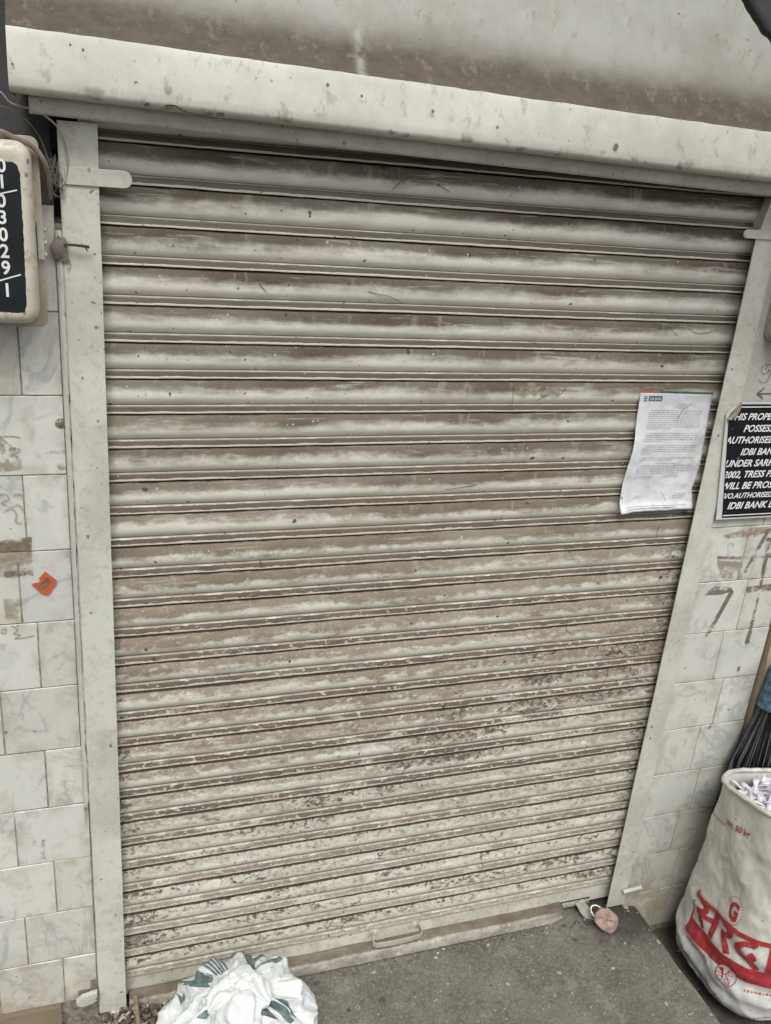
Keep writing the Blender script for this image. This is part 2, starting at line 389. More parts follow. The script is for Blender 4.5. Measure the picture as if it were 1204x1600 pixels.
def marble_mat():
    m = Mt('old_marble_tile'); r = m.attr('tile_rnd'); r2 = m.attr('tile_rnd2')
    off = m.n('CombineXYZ'); m.put(off.inputs[0], m.mul(r, 17.0)); m.put(off.inputs[2], m.mul(r2, 23.0))
    pv = m.n('VectorMath', operation='ADD'); m.put(pv.inputs[0], m.P); m.put(pv.inputs[1], off.outputs[0]); v = pv.outputs[0]
    a = m.noise(6, v, det=6, rough=0.6, dist=1.2); b = m.noise(13, v, det=7, rough=0.65, dist=0.6)
    c = m.mix(r, (0.655, 0.655, 0.60), (0.60, 0.61, 0.58))
    c = m.mix(m.mul(m.sm(r2, 0.5, 0.95), 0.55), c, (0.56, 0.545, 0.465))
    c = m.mix(m.mul(m.sm(a, 0.46, 0.60), 0.5), c, (0.52, 0.54, 0.525))
    vein = m.sm(m.ma('ABSOLUTE', m.sub(m.noise(5, m.vm(v, (1, 1, 0.7)), det=5, dist=1.6), 0.5)), 0.0, 0.035, 1.0, 0.0)
    c = m.mix(m.mul(vein, m.mul(m.sm(a, 0.40, 0.55), 0.55)), c, (0.33, 0.35, 0.345))
    c = m.mix(m.mul(m.sm(b, 0.53, 0.66), 0.42), c, (0.42, 0.385, 0.295))
    dd = m.noise(60, det=7, rough=0.75)
    c = m.mix(m.mul(m.sm(dd, 0.55, 0.66), 0.22), c, (0.30, 0.265, 0.205))
    ed = m.attr('tile_edge')
    c = m.mix(m.mul(ed, m.sm(m.noise(18, m.P, det=6), 0.44, 0.64, 0.03, 0.50)), c, (0.33, 0.295, 0.225))
    x, y, z = m.sep()
    c = m.mix(m.mul(m.sm(z, 0.02, 0.30, 1.0, 0.0), m.sm(b, 0.35, 0.65, 0.15, 0.7)), c, (0.34, 0.28, 0.19))
    c = m.mix(m.mul(m.specks(48, 0.13, 0.15), 0.7), c, (0.16, 0.14, 0.11))
    c = m.mix(m.mul(m.specks(16, 0.07, 0.3), 0.75), c, (0.10, 0.085, 0.07))
    return m.done(c, m.sm(b, 0.3, 0.7, 0.28, 0.5), m.noise(40, det=4), 0.10, 0.001, spec=0.45)
M['marble'] = marble_mat()
M['grout'] = plain('dirty_grout', (0.24, 0.22, 0.185), 0.95, var=0.4, scale=60)
def plaster(name, col, dirt=0.6):
    m = Mt(name); a = m.noise(7, det=7, rough=0.65); b = m.noise(45, det=6, rough=0.7)
    c = m.mix(m.sm(a, 0.3, 0.7), col, tuple(k * 0.8 for k in col))
    c = m.mix(m.mul(m.sm(b, 0.5, 0.75), dirt), c, (0.22, 0.185, 0.145))
    c = m.mix(m.mul(m.specks(40, 0.16, 0.15), 0.7), c, (0.10, 0.085, 0.07))
    return m.done(c, 0.85, m.add(m.mul(a, 0.8), b), 0.5, 0.003, spec=0.25)
M['plaster'] = plaster('limewashed_plaster', (0.55, 0.545, 0.50), 0.35)
M['pillar'] = plaster('beige_plaster', (0.42, 0.35, 0.26), 0.6)
M['skirt'] = plaster('brown_plaster', (0.22, 0.175, 0.125), 0.7)
M['cement'] = plaster('dark_cement', (0.095, 0.092, 0.092), 0.2)

def floor_mat(name, dark, light):
    m = Mt(name); a = m.noise(4.0, det=8, rough=0.68); b = m.noise(19, det=8, rough=0.74); g = m.noise(140, det=4, rough=0.7)
    c = m.mix(m.sm(m.add(m.mul(a, 0.6), m.mul(b, 0.4)), 0.40, 0.60), dark, light)
    c = m.mix(m.mul(m.sm(b, 0.54, 0.64), 0.55), c, tuple(k * 0.5 for k in dark))
    c = m.mix(m.mul(m.sm(m.noise(9, m.vm(m.P, (1, 1, 1), (5, 2, 1)), det=7, rough=0.7), 0.54, 0.64), 0.5), c, tuple(k * 1.45 for k in light))
    c = m.mix(m.mul(m.sm(g, 0.50, 0.62), 0.4), c, tuple(k * 1.5 for k in light))
    c = m.mix(m.mul(m.sm(g, 0.36, 0.48, 1.0, 0.0), 0.35), c, tuple(k * 0.5 for k in dark))
    x, y, z = m.sep()
    wet = m.mul(m.sm(m.add(x, m.mul(m.sub(b, 0.5), 0.30)), 0.56, 0.66), m.sm(m.add(y, m.mul(m.sub(a, 0.5), 0.3)), 0.20, 0.30))
    c = m.mix(m.mul(wet, 0.7), c, (0.035, 0.033, 0.031))
    c = m.mix(m.mul(m.specks(38, 0.17, 0.17), 0.8), c, (0.42, 0.40, 0.34))
    c = m.mix(m.mul(m.specks(110, 0.2, 0.12), 0.7), c, (0.40, 0.38, 0.32))
    c = m.mix(m.mul(m.specks(33, 0.2, 0.12, m.vm(m.P, (1, 1, 1), (3, 1, 0))), 0.6), c, (0.04, 0.036, 0.03))
    return m.done(c, m.sm(b, 0.3, 0.7, 0.5, 0.85), m.add(m.mul(b, 0.7), m.mul(g, 0.3)), 0.5, 0.004, spec=0.35)
M['step'] = floor_mat('worn_cement_floor', (0.112, 0.107, 0.091), (0.182, 0.174, 0.150))
M['ground'] = floor_mat('street_ground', (0.055, 0.051, 0.045), (0.095, 0.088, 0.076))

# ------------------------------------------------------------------ ground and step
g = MB(); g.add([(-400, -400, -0.135), (400, -400, -0.135), (400, 400, -0.135), (-400, 400, -0.135)], [(0, 1, 2, 3)])
tag(g.build('ground', M['ground'], smooth=False), kind='structure')
STEP_X = 1.497
g = MB()
def stepz(x, y): return 0.0 + 0.004 * nz(x, y, 1.0, 4) - 0.0015
nx, ny = 90, 50
def stf(u, v):
    x = -1.4 + u * (STEP_X + 1.4); y = -0.95 + v * 1.05
    ex = 0.006 * nz(y * 9, 2.2) if u > 0.999 else 0
    return (x + ex, y, stepz(x, y) - (0.012 if u > 0.999 or v < 0.001 else 0))
g.grid(stf, nx, ny)
g.add([(STEP_X, -0.95, -0.013), (STEP_X + 0.012, -0.95, -0.14), (STEP_X + 0.012, 0.10, -0.14), (STEP_X, 0.10, -0.013)], [(0, 1, 2, 3)])
g.add([(-1.4, -0.95, -0.013), (-1.4, -0.96, -0.14), (STEP_X, -0.96, -0.14), (STEP_X, -0.95, -0.013)], [(0, 1, 2, 3)])
st = g.build('cement_step', M['step']); top(st, (0.7, -0.4, 0))
tag(st, 'worn grey cement doorstep in front of the closed shutter', 'doorstep')

# ------------------------------------------------------------------ walls
def tile_wall(parent, rows, xs_of, y, name='marble_tiles', cut=None):
    """rows: list of z; xs_of(row) -> sorted x boundaries. One mesh of bevelled slabs"""
    mb = MB(); r1 = []; r2 = []; ed = []
    gap = 0.0008
    for i in range(len(rows) - 1):
        z1, z0 = rows[i], rows[i + 1]; xs = xs_of(i)
        for j in range(len(xs) - 1):
            x0, x1 = xs[j] + gap, xs[j + 1] - gap
            a, b2 = random.random(), random.random()
            dy = [random.uniform(-0.0012, 0.0012) for _ in range(4)]
            nu, nv = 10, 10; e = 0.0014
            def F(u, v):
                x = x0 + (x1 - x0) * u; z = z0 + gap + (z1 - z0 - 2 * gap) * v
                d = (dy[0] * (1 - u) + dy[1] * u) * (1 - v) + (dy[2] * (1 - u) + dy[3] * u) * v
                # chipped arrises
                jx = 0.0008 * nz(x * 60, z * 60, j + i * 3.1)
                return Vector((x + jx * (1 if u in (0, 1) else 0), y + d, z + jx * (1 if v in (0, 1) else 0)))
            us = [0.0] + [k / nu for k in range(1, nu)] + [1.0]
            def G(u, v):
                # outermost ring sits back by the bevel depth
                ui = round(u * (nu + 2)); vi = round(v * (nv + 2))
                uu = 0.0 if ui == 0 else 1.0 if ui == nu + 2 else (e / (x1 - x0) + (ui - 1) / nu * (1 - 2 * e / (x1 - x0)))
                vv = 0.0 if vi == 0 else 1.0 if vi == nv + 2 else (e / (z1 - z0) + (vi - 1) / nv * (1 - 2 * e / (z1 - z0)))
                p = F(uu, vv)
                if ui in (0, nu + 2) or vi in (0, nv + 2): p.y += 0.002
                return p
            kp = None
            if cut: kp = lambda a_, b_, G=G: not cut(G((a_ + .5) / (nu + 2), (b_ + .5) / (nv + 2)))
            n0 = len(mb.v); mb.grid(G, nu + 2, nv + 2, keep=kp)
            k = len(mb.v) - n0; r1 += [a] * k; r2 += [b2] * k
            for vi in range(nv + 3):
                for ui in range(nu + 3):
                    q = min(ui, nu + 2 - ui, vi, nv + 2 - vi); ed.append(1.0 if q <= 1 else 0.55 if q == 2 else 0.0)
    return mb.build(name, M['marble'], parent, attrs={'tile_rnd': ('POINT', r1), 'tile_rnd2': ('POINT', r2), 'tile_edge': ('POINT', ed)})

WY = -0.032
lw = thing('tiled_wall', 'white marble tiled wall left of the shutter, below the numbered box', 'wall', (-0.6, WY, 0))
LROWS = [1.93, 1.748, 1.594, 1.439, 1.281, 1.123, 0.968, 0.811, 0.659, 0.507, 0.356, 0.209, 0.066]
LX = [(-0.30, -0.150), (-0.30, -0.150), (-0.36, -0.215), (-0.31, -0.159), (-0.33, -0.178), (-0.30, -0.151), (-0.38, -0.231), (-0.30, -0.153), (-0.37, -0.224), (-0.30, -0.150), (-0.37, -0.221), (-0.29, -0.145)]
def lxs(i):
    a, b = LX[i]; return [-1.30, -1.05, -0.83, -0.60 - 0.03 * (i % 2), -0.44 - 0.03 * (i % 3), a, b, (-0.0785 if i < 7 else -0.069)]
cutfn = lambda p: p.x > -0.14 and p.z < 0.066 + (p.x + 0.135) * 1.15
def lcut(p): return p.x > -0.135 and p.z < 0.068 + (p.x + 0.135) * 0.75
tile_wall(lw, LROWS, lxs, WY, cut=lcut)
b = MB(); b.box(-1.35, -0.0675, WY + 0.0016, 0.20, -0.13, 1.9); b.build('masonry', M['grout'], lw, smooth=False)
# narrow plaster fillet between the tiles and the rail, broken low down
b = MB()
def fil(u, v):
    z = 0.60 + v * 1.29; w = 0.011 + 0.0035 * nz(z * 30, 3) + 0.002 * nz(z * 95, 8)
    if v < 0.06: w *= v / 0.06
    return (-0.0785 + u * (w + .0005), -0.0365 - 0.003 * math.sin(math.pi * u) + 0.001 * nz(z * 60, u * 3), z)
b.grid(fil, 5, 160); b.build('plaster_fillet', M['plaster'], lw)
b = MB()
b.ribbon([(-0.0690 + 0.0014 * nz(z * 40, 1.7), -0.0408, z) for z in np.linspace(0.62, 1.66, 130)], lambda s: max(.0001, 0.0022 * nz(s * 30, 4) + .0004), (0, -1, 0))
b.build('crack', M['twig'], lw)
b = MB()
b.add([(-1.3, WY - 0.010, 0.064), (-0.155, WY - 0.010, 0.064), (-0.155, WY - 0.028, -0.002), (-1.3, WY - 0.028, -0.002), (-1.3, WY + 0.003, 0.066), (-0.155, WY + 0.003, 0.066)], [(0, 1, 2, 3), (4, 5, 1, 0)])
b.build('skirting', M['skirt'], lw)
# dark cement recess above the tiles, behind the numbered box
b = MB(); b.box(-1.35, -0.02, 0.12, 0.20, 1.90, 2.72); b.box(-1.35, -0.0795, 0.05, 0.119, 1.90, 2.04)
b.build('dark_recess', M['cement'], lw, smooth=False)
# old glue and scribble marks on the tiles
def stain_mat(name, col, thr=0.5, keep=1.0):
    m = Mt(name); n = m.noise(70, det=6, rough=0.75); n2 = m.noise(22, m.vm(m.P, (0.4, 1, 1)), det=5)
    a = m.mul(m.sm(m.add(m.mul(n, 0.5), m.mul(n2, 0.5)), thr - 0.1, thr + 0.05), keep)
    return m.done(m.mix(m.sm(n, 0.35, 0.7), col, tuple(k * 1.7 for k in col)), 0.9, n, 0.5, 0.002, spec=0.2, Alpha=a)
M['glue'] = stain_mat('old_brown_glue', (0.150, 0.118, 0.082), 0.525)
M['glue_thin'] = stain_mat('thin_glue_film', (0.27, 0.235, 0.185), 0.51, 0.75)
M['mark'] = stain_mat('faded_scribble', (0.26, 0.23, 0.185), 0.47, 0.6)
def decal_poly(name, pts, mat, parent, y, cuts=0.012, yf=None, rough=0.0015):
    """a stain outline on a wall"""
    P3 = [at(px, py, y=y) for px, py in pts]
    out = []
    for i in range(len(P3)):
        a, c = P3[i], P3[(i + 1) % len(P3)]
        k = max(1, int((c - a).length / 0.004))
        for q in range(k):
            p = a.lerp(c, q / k); out.append((p.x + rough * nz(p.x * 300, p.z * 300, 1), p.z + rough * nz(p.x * 300, p.z * 300, 5)))
    mb = MB(); mb.add([(x, y, z) for x, z in out], [tuple(range(len(out)))])
    return mb.build(name, mat, parent, smooth=False)
DY = WY - 0.0018
decal_poly('glue_stain', [(-30, 846), (20, 843), (50, 838), (50, 858), (47, 862), (20, 861), (-30, 862)], M['glue'], lw, DY)
decal_poly('glue_stain', [(-30, 866), (50, 862), (53, 896), (52, 899), (8, 901), (-30, 900)], M['glue_thin'], lw, DY)
decal_poly('glue_stain', [(6, 893), (52, 890), (53, 898), (8, 901)], M['glue'], lw, DY - 0.0006)
decal_poly('glue_stain', [(-20, 684), (0, 680), (20, 698), (33, 700), (36, 732), (10, 737), (-20, 738)], M['glue_thin'], lw, DY)
decal_poly('glue_stain', [(5, 936), (33, 935), (34, 965), (10, 968)], M['glue_thin'], lw, DY)
decal_poly('glue_stain', [(70, 705), (108, 702), (108, 708), (72, 709)], M['glue_thin'], lw, DY)
decal_poly('glue_stain', [(88, 725), (106, 722), (107, 731), (92, 733)], M['glue_thin'], lw, DY)
decal_poly('glue_stain', [(63, 1342), (66, 1312), (70, 1312), (71, 1342)], M['glue_thin'], lw, DY)
def scribble(pxs, y, w, name, mat, parent, smooth=6):
    pts = [at(a, b_, y=y) for a, b_ in pxs]; o = []
    for i in range(len(pts) - 1):
        p0 = pts[max(i - 1, 0)]; p1 = pts[i]; p2 = pts[i + 1]; p3 = pts[min(i + 2, len(pts) - 1)]
        for k in range(smooth):
            t = k / smooth
            o.append(0.5 * ((2 * p1) + (p2 - p0) * t + (2 * p0 - 5 * p1 + 4 * p2 - p3) * t * t + (3 * p1 - p0 - 3 * p2 + p3) * t ** 3))
    o.append(pts[-1]); mb = MB(); mb.ribbon(o, w, (0, -1, 0)); return mb.build(name, mat, parent, smooth=False)
for pl in ([(-5, 775), (8, 772), (14, 780), (3, 786), (18, 792), (30, 789), (38, 800)], [(5, 800), (18, 795), (26, 803), (25, 815), (34, 818)],
           [(22, 774), (30, 772), (36, 775)], [(3, 985), (10, 982), (8, 990), (2, 988)], [(18, 978), (28, 984), (22, 990), (32, 992), (24, 998), (40, 996), (54, 993)],
           [(-4, 690), (8, 700), (3, 712), (16, 722)], [(14, 704), (24, 700), (18, 716), (30, 706), (24, 724)], [(4, 682), (20, 682), (32, 684)]):
    scribble(pl, DY, 0.0034, 'scribble_mark', M['mark'], lw)
# torn shard under the tiles
b = MB(); pp = [at(*p, y=-0.052) for p in ((119, 1563), (128, 1555), (140, 1551), (152, 1547), (153, 1559), (144, 1565), (130, 1570), (122, 1569))]
b.plate([(p.x, p.z) for p in pp], -0.060, -0.048)
sh = b.build('broken_tile_shard', M['plaster'], smooth=False, bevel=0.0015); top(sh, at(140, 1560, y=-0.05))
tag(sh, 'broken white tile shard wedged in the hole beside the left rail foot', 'shard')

rw = thing('tiled_wall', 'stained cream tiled wall on the right of the shutter, behind the sack', 'wall', (1.6, WY, 0))
RROWS = [1.555, 1.402, 1.250, 1.094, 0.941, 0.788, 0.635, 0.481, 0.332, 0.187, 0.04, -0.11]
def rxs(i):
    return [1.4515, (1.577 if i % 2 == 0 else 1.614) + 0.004 * nz(i * 3.3), 1.728]
tile_wall(rw, RROWS, rxs, WY)
b = MB(); b.box(1.4495, 1.727, WY + 0.0016, 0.2, -0.134, 1.553); b.build('masonry', M['grout'], rw, smooth=False)
b = MB()
def upl(u, v):
    x = 1.4505 + u * 0.70; z = 1.556 + v * 1.05
    return (x, WY - 0.001 + 0.0015 * nz(x * 9, z * 9) + (0.004 if v < 0.01 else 0), z)
b.grid(upl, 40, 60); b.build('plaster_face', M['plaster'], rw)
DR = WY - 0.0018
decal_poly('glue_stain', [(1120, 869), (1160, 869), (1215, 862), (1215, 870), (1160, 874), (1122, 873)], M['glue'], rw, DR)
decal_poly('glue_stain', [(1100, 930), (1109, 920), (1118, 916), (1142, 917), (1144, 923), (1125, 929)], M['glue'], rw, DR)
decal_poly('glue_stain', [(1165, 917), (1215, 911), (1215, 922), (1166, 926)], M['glue'], rw, DR)
decal_poly('glue_stain', [(1200, 824), (1204, 826), (1166, 895), (1161, 893)], M['glue'], rw, DR - 0.0006)
decal_poly('glue_stain', [(1141, 922), (1146, 924), (1106, 996), (1101, 994)], M['glue'], rw, DR - 0.0006)
decal_poly('glue_stain', [(1198, 840), (1206, 840), (1170, 1004), (1163, 1007), (1185, 925)], M['glue'], rw, DR - 0.0006)
decal_poly('glue_stain', [(1152, 1042), (1157, 1040), (1155, 1048), (1151, 1049)], M['glue'], rw, DR - 0.0006)
decal_poly('glue_stain', [(1106, 1137), (1113, 1126), (1110, 1137), (1105, 1140)], M['glue'], rw, DR - 0.0006)
decal_poly('glue_stain', [(1120, 875), (1160, 878), (1158, 905), (1126, 902)], M['glue_thin'], rw, DR)
decal_poly('glue_stain', [(1130, 836), (1165, 826), (1204, 822), (1204, 832), (1160, 838), (1136, 841)], M['glue_thin'], rw, DR)
M['faint_red'] = stain_mat('faded_red_crayon', (0.42, 0.18, 0.16), 0.50, 0.5)
M['faint_blue'] = stain_mat('faded_blue_crayon', (0.22, 0.45, 0.50), 0.48, 0.6)
scribble([(1160, 836), (1172, 829), (1166, 838), (1182, 829), (1178, 838), (1198, 827)], DR - 0.0003, 0.005, 'scribble_mark', M['faint_red'], rw)
scribble([(1137, 862), (1138, 850), (1146, 850), (1141, 856)], DR - 0.0003, 0.004, 'scribble_mark', M['faint_blue'], rw)
# pencilled 9 and arrow on the plaster
PY = WY - 0.0032
scribble([(1200, 574), (1196, 569), (1190, 574), (1190, 583), (1196, 584), (1201, 578), (1202, 586), (1196, 597), (1188, 597), (1185, 592)], PY, 0.0034, 'pencil_mark', M['mark'], rw)
scribble([(1204, 570), (1199, 570), (1195, 578)], PY, 0.0034, 'pencil_mark', M['mark'], rw)
scribble([(1183, 615), (1196, 615), (1216, 615)], PY, 0.0030, 'pencil_mark', M['ink_grey'], rw)
scribble([(1194, 606), (1188, 611), (1183, 615), (1188, 619), (1191, 623)], PY, 0.0030, 'pencil_mark', M['ink_grey'], rw)

# next pillar, beyond a dirty joint
b = MB()
def pil(u, v):
    x = 1.737 + u * 0.55; z = -0.134 + v * 1.68
    return (x + (0.003 * nz(z * 20, 5) if u == 0 else 0), -0.044 + 0.003 * nz(x * 14, z * 14) - 0.006 * math.exp(-((x - 1.765) / 0.012) ** 2), z)
b.grid(pil, 60, 120)
b.add([(1.737, -0.044, -0.134), (1.737, 0.1, -0.134), (1.737, 0.1, 1.546), (1.737, -0.044, 1.546)], [(0, 1, 2, 3)])
pr = b.build('plaster_pillar', M['pillar']); top(pr, (2.0, -0.03, -0.134))
tag(pr, 'rough beige plaster pillar edge standing behind the black broom', 'pillar')
# plain wall above the hood and a side wall so the corner stays closed from other views
b = MB(); b.box(-1.35, 2.3, 0.205, 0.32, -0.13, 3.1)
bw = b.build('shop_wall', M['plaster'], smooth=False); top(bw, (0.5, 0.26, -0.13))
tag(bw, 'plain plastered shop wall rising behind the shutter hood', 'wall')

# ------------------------------------------------------------------ rolling shutter
HP = 1.9565 / 28; ZJ = 2.0394; W = 1.4236
sh_o = thing('rolling_shutter', 'closed cream steel rolling shutter thick with brown dust', 'shutter', (W / 2, 0, 0))
PROF = [(0.0, .0078), (0.012, .0090), (.03, .0102), (.07, .0114), (.12, .0124), (.18, .0134), (.25, .0141), (.32, .0145), (.40, .0145), (.48, .0138), (.55, .0123), (.61, .0101), (.66, .0074), (.70, .0046), (.722, .0030), (.734, .0026),
        (.742, .0040), (.750, .0068), (.762, .0084), (.80, .0094), (.84, .0102), (.88, .0111), (.91, .0119), (.935, .0125), (.955, .0125), (.962, .0114), (.966, .0090), (.970, .0030), (1.0, .0010)]
mb = MB(); at_t = []; at_r = []; at_n = []
NX = 96
for k in range(-2, 28):
    rr = random.random(); tw = random.uniform(-0.0008, 0.0008); ph = random.uniform(0, 50)
    o0 = len(mb.v); vs = []
    for (t, o_) in PROF:
        for i in range(NX + 1):
            u = i / NX; x = -0.034 + u * (W + 0.068)
            wob = 0.0011 * nz(x * 3.1, ph) + 0.0006 * nz(x * 11, ph, t * 2) + tw * (2 * u - 1)
            dz = 0.0010 * nz(x * 2.3, ph + 9) + (0.0006 * nz(x * 40, ph + 3) if .9 < t < .975 else 0)
            vs.append((x, -(o_ + wob), ZJ - (k + t) * HP + dz))
            at_t.append(t); at_r.append(max(0, min(1, (k + t) / 28))); at_n.append(rr)
    n = NX + 1
    mb.add(vs, [(j * n + i, (j + 1) * n + i, (j + 1) * n + i + 1, j * n + i + 1) for j in range(len(PROF) - 1) for i in range(NX)])
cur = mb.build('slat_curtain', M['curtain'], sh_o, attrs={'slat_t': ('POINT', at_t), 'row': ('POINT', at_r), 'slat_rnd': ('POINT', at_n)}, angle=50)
# little dents and pressed marks left by the slat clips near the left edge (paired nicks)
# bottom rail
zb = ZJ - 28 * HP
M['bottom'] = painted('bottom_plate_paint', (0.63, 0.625, 0.56), 1.0, 1.0)
b = MB()
def bp(u, v):
    x = -0.03 + u * (W + 0.06); z = 0.022 + v * (zb - 0.001 - 0.022)
    return (x, -0.006 + 0.0012 * nz(x * 5, z * 8) - 0.003 * (v > 0.93), z)
b.grid(bp, 100, 14); br = b.build('bottom_plate', M['bottom'], sh_o)
def crusty(name):
    m = Mt(name); a = m.noise(22, m.vm(m.P, (0.5, 1, 1)), det=7, rough=0.7); g2 = m.noise(90, det=5, rough=0.75)
    c = m.mix(m.sm(a, 0.35, 0.62), (0.24, 0.225, 0.19), (0.41, 0.395, 0.345))
    c = m.mix(m.mul(m.sm(g2, 0.53, 0.68), 0.75), c, (0.13, 0.108, 0.085))
    c = m.mix(m.mul(m.sm(m.noise(60, det=3), 0.62, 0.68), 0.8), c, (0.55, 0.53, 0.46))
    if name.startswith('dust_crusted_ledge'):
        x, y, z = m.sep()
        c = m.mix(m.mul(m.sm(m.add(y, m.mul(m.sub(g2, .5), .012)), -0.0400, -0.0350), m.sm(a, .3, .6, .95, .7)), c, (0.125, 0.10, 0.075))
    return m.done(c, 0.9, m.add(a, m.mul(g2, 0.7)), 0.7, 0.003, spec=0.25)
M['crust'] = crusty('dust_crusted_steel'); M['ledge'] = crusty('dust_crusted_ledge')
b = MB()
def lg(u, v):
    x = 0.005 + u * 1.235
    prof = [(-0.008, 0.036), (-0.020, 0.035), (-0.033, 0.0335), (-0.0375, 0.032), (-0.0400, 0.0295), (-0.0415, 0.026), (-0.043, 0.018), (-0.044, 0.010), (-0.0445, 0.002)]
    q = v * (len(prof) - 1); i = min(int(q), len(prof) - 2); f = q - i
    y = prof[i][0] + (prof[i + 1][0] - prof[i][0]) * f; z = prof[i][1] + (prof[i + 1][1] - prof[i][1]) * f
    # dented, bent up at the far end
    e = sstep(0.965, 1.0, u)
    return (x + (0.004 * nz(z * 90, 3) if u > 0.999 else 0), y + 0.0022 * nz(x * 14, v * 2) + 0.006 * e, z + 0.0018 * nz(x * 11, v, 4) + 0.004 * e)
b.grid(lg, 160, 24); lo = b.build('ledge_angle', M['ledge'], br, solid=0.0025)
b = MB()     # pull handle: bent strap on two pads
hl, hr = at(578, 1470, y=-0.018), at(655, 1466, y=-0.018)
x0, x1, zz = hl.x, hr.x, 0.060
path = [(x0 + 0.012, -0.008, zz + .012), (x0 + 0.004, -0.022, zz + .006), (x0 + 0.002, -0.036, zz - .001), (x0 + 0.010, -0.043, zz - .004), (x0 + 0.05, -0.045, zz - .004),
        (x1 - 0.05, -0.045, zz - .003), (x1 - 0.012, -0.043, zz - .002), (x1 - 0.003, -0.036, zz + .002), (x1 - 0.005, -0.022, zz + .008), (x1 - 0.014, -0.008, zz + .014)]
vs = []; fs = []
for i, p in enumerate(path):
    p = Vector(p); d = (Vector(path[min(i + 1, 9)]) - Vector(path[max(i - 1, 0)])).normalized(); nrm = Vector((0, 0, 1)); side = d.cross(nrm).normalized()
    h = 0.0085
    for a, c in ((-h, -.0015), (h, -.0015), (h, .0015), (-h, .0015)): vs.append(p + nrm * a + side * c)
for i in range(9):
    for k in range(4): fs.append((i * 4 + k, i * 4 + (k + 1) % 4, i * 4 + 4 + (k + 1) % 4, i * 4 + 4 + k))
fs += [(3, 2, 1, 0), (36, 37, 38, 39)]
b.add(vs, fs); ho = b.build('pull_handle', painted('grimy_handle_paint', (0.44, 0.435, 0.385), 1.0, 1.0, 2), br, bevel=0.001)
for xx in (x0 + .012, x1 - .016):
    b = MB(); b.tube([(xx, -0.006, zz + .012), (xx, -0.0115, zz + .012)], 0.013, 14); b.tube([(xx, -0.011, zz + .012), (xx, -0.0155, zz + .012)], 0.006, 10)
    b.build('rivet', M['bottom'], ho, bevel=0.0008)
# slot, latch bolt and hasp near the right end
p0, p1 = at(876, 1414, y=-0.008), at(914, 1404, y=-0.008)
b = MB(); b.box(p0.x, p1.x + .01, -0.016, -0.006, p0.z - .007, p0.z + .006); b.build('latch_bolt', M['crust'], br, bevel=0.002)
b = MB(); b.box(p0.x - .004, p1.x + .014, -0.0085, -0.0066, p0.z + .0065, p0.z + .009); b.box(p0.x - .004, p1.x + .014, -0.0085, -0.0066, p0.z - .0105, p0.z - .0075); b.build('bolt_slot', M['dark'], br)
ha = [at(904, 1408, y=-0.016), at(911, 1420, y=-0.030), at(921, 1432, y=-0.046), at(930, 1440, y=-0.058)]
b = MB(); vs = []; fs = []
for i, p in enumerate(ha):
    d = (ha[min(i + 1, 3)] - ha[max(i - 1, 0)]).normalized(); n_ = Vector((-0.2, -0.75, 0.55)).normalized(); sd_ = d.cross(n_).normalized()
    h = (0.013, 0.0155, 0.016, 0.013)[i]
    for a, c in ((-h, -.002), (h, -.002), (h, .002), (-h, .002)): vs.append(p + sd_ * a + n_ * c)
for i in range(3):
    for k in range(4): fs.append((i * 4 + k, i * 4 + (k + 1) % 4, i * 4 + 4 + (k + 1) % 4, i * 4 + 4 + k))
fs += [(3, 2, 1, 0), (12, 13, 14, 15)]
b.add(vs, fs); b.build('hasp', M['crust'], br, bevel=0.0015, sub=1)
# guide rails
def rail(xi, xo, z0, z1):
    """front flange over the curtain edge, web on the outer side"""
    b = MB(); n = 70; vs = []; T = 0.003; sg = 1 if xo > xi else -1
    for j in range(n + 1):
        z = z0 + (z1 - z0) * j / n; w1 = 0.0009 * nz(z * 8, xi * 7) + .0004 * nz(z * 45, xi); w2 = 0.0012 * nz(z * 14, xi * 3 + 2); f = .0006 * nz(z * 6, 4)
        vs += [(xi + w1, -0.040 + T + f, z), (xi + w1, -0.0395 + f, z), (xi + w1 + sg * .0006, -0.040 + f, z), (xo + w2 - sg * .002, -0.040 + f, z), (xo + w2, -0.0385 + f, z), (xo + w2, 0.04, z), (xo + w2 - sg * T, 0.04, z), (xo + w2 - sg * T, -0.040 + T + f, z)]
    m_ = 8
    b.add(vs, [(j * m_ + k, j * m_ + (k + 1) % m_, (j + 1) * m_ + (k + 1) % m_, (j + 1) * m_ + k) for j in range(n) for k in range(m_)] + [tuple(range(m_)), tuple(n * m_ + k for k in range(m_))])
    return b.build('guide_rail', M['rail'], sh_o, angle=30)
rl = rail(-0.0030, -0.0672, 0.014, 2.066); rl['label'] = 'left guide rail beside the marble tiles'
rr_ = rail(1.3872, 1.4485, 0.016, 1.975); rr_['label'] = 'right guide rail beside the black notice board'
def tabplate(xa, xb, z0, z1, left_round, y):
    r = (z1 - z0) / 2; zc = (z0 + z1) / 2; pts = []
    for k in range(13):
        a = -math.pi / 2 + math.pi * k / 12
        pts.append((xb - r + r * math.cos(a), zc + r * math.sin(a)))
    pts += [(xa, z1), (xa, z0)]
    if left_round: pts = [(xa + xb - x, z) for x, z in pts]
    mb_ = MB(); mb_.plate(pts, y - 0.0035, y); return mb_
tl0 = at(105, 256, y=-0.042); tb = at(160, 290, y=-0.042)
tabplate(-0.058, 0.052, 1.966, 1.995, False, -0.0405).build('stop_plate', M['lintel'], rl, bevel=0.001)
tabplate(1.348, 1.47, 1.9545, 1.9735, True, -0.0405).build('stop_plate', M['lintel'], rr_, bevel=0.001)
b = MB(); b.plate([(1.394, 1.972), (1.45, 1.972), (1.45, 2.045), (1.415, 2.045), (1.405, 2.03), (1.398, 2.0)], -0.0385, 0.02); b.build('rail_mouth', M['rail'], rr_)
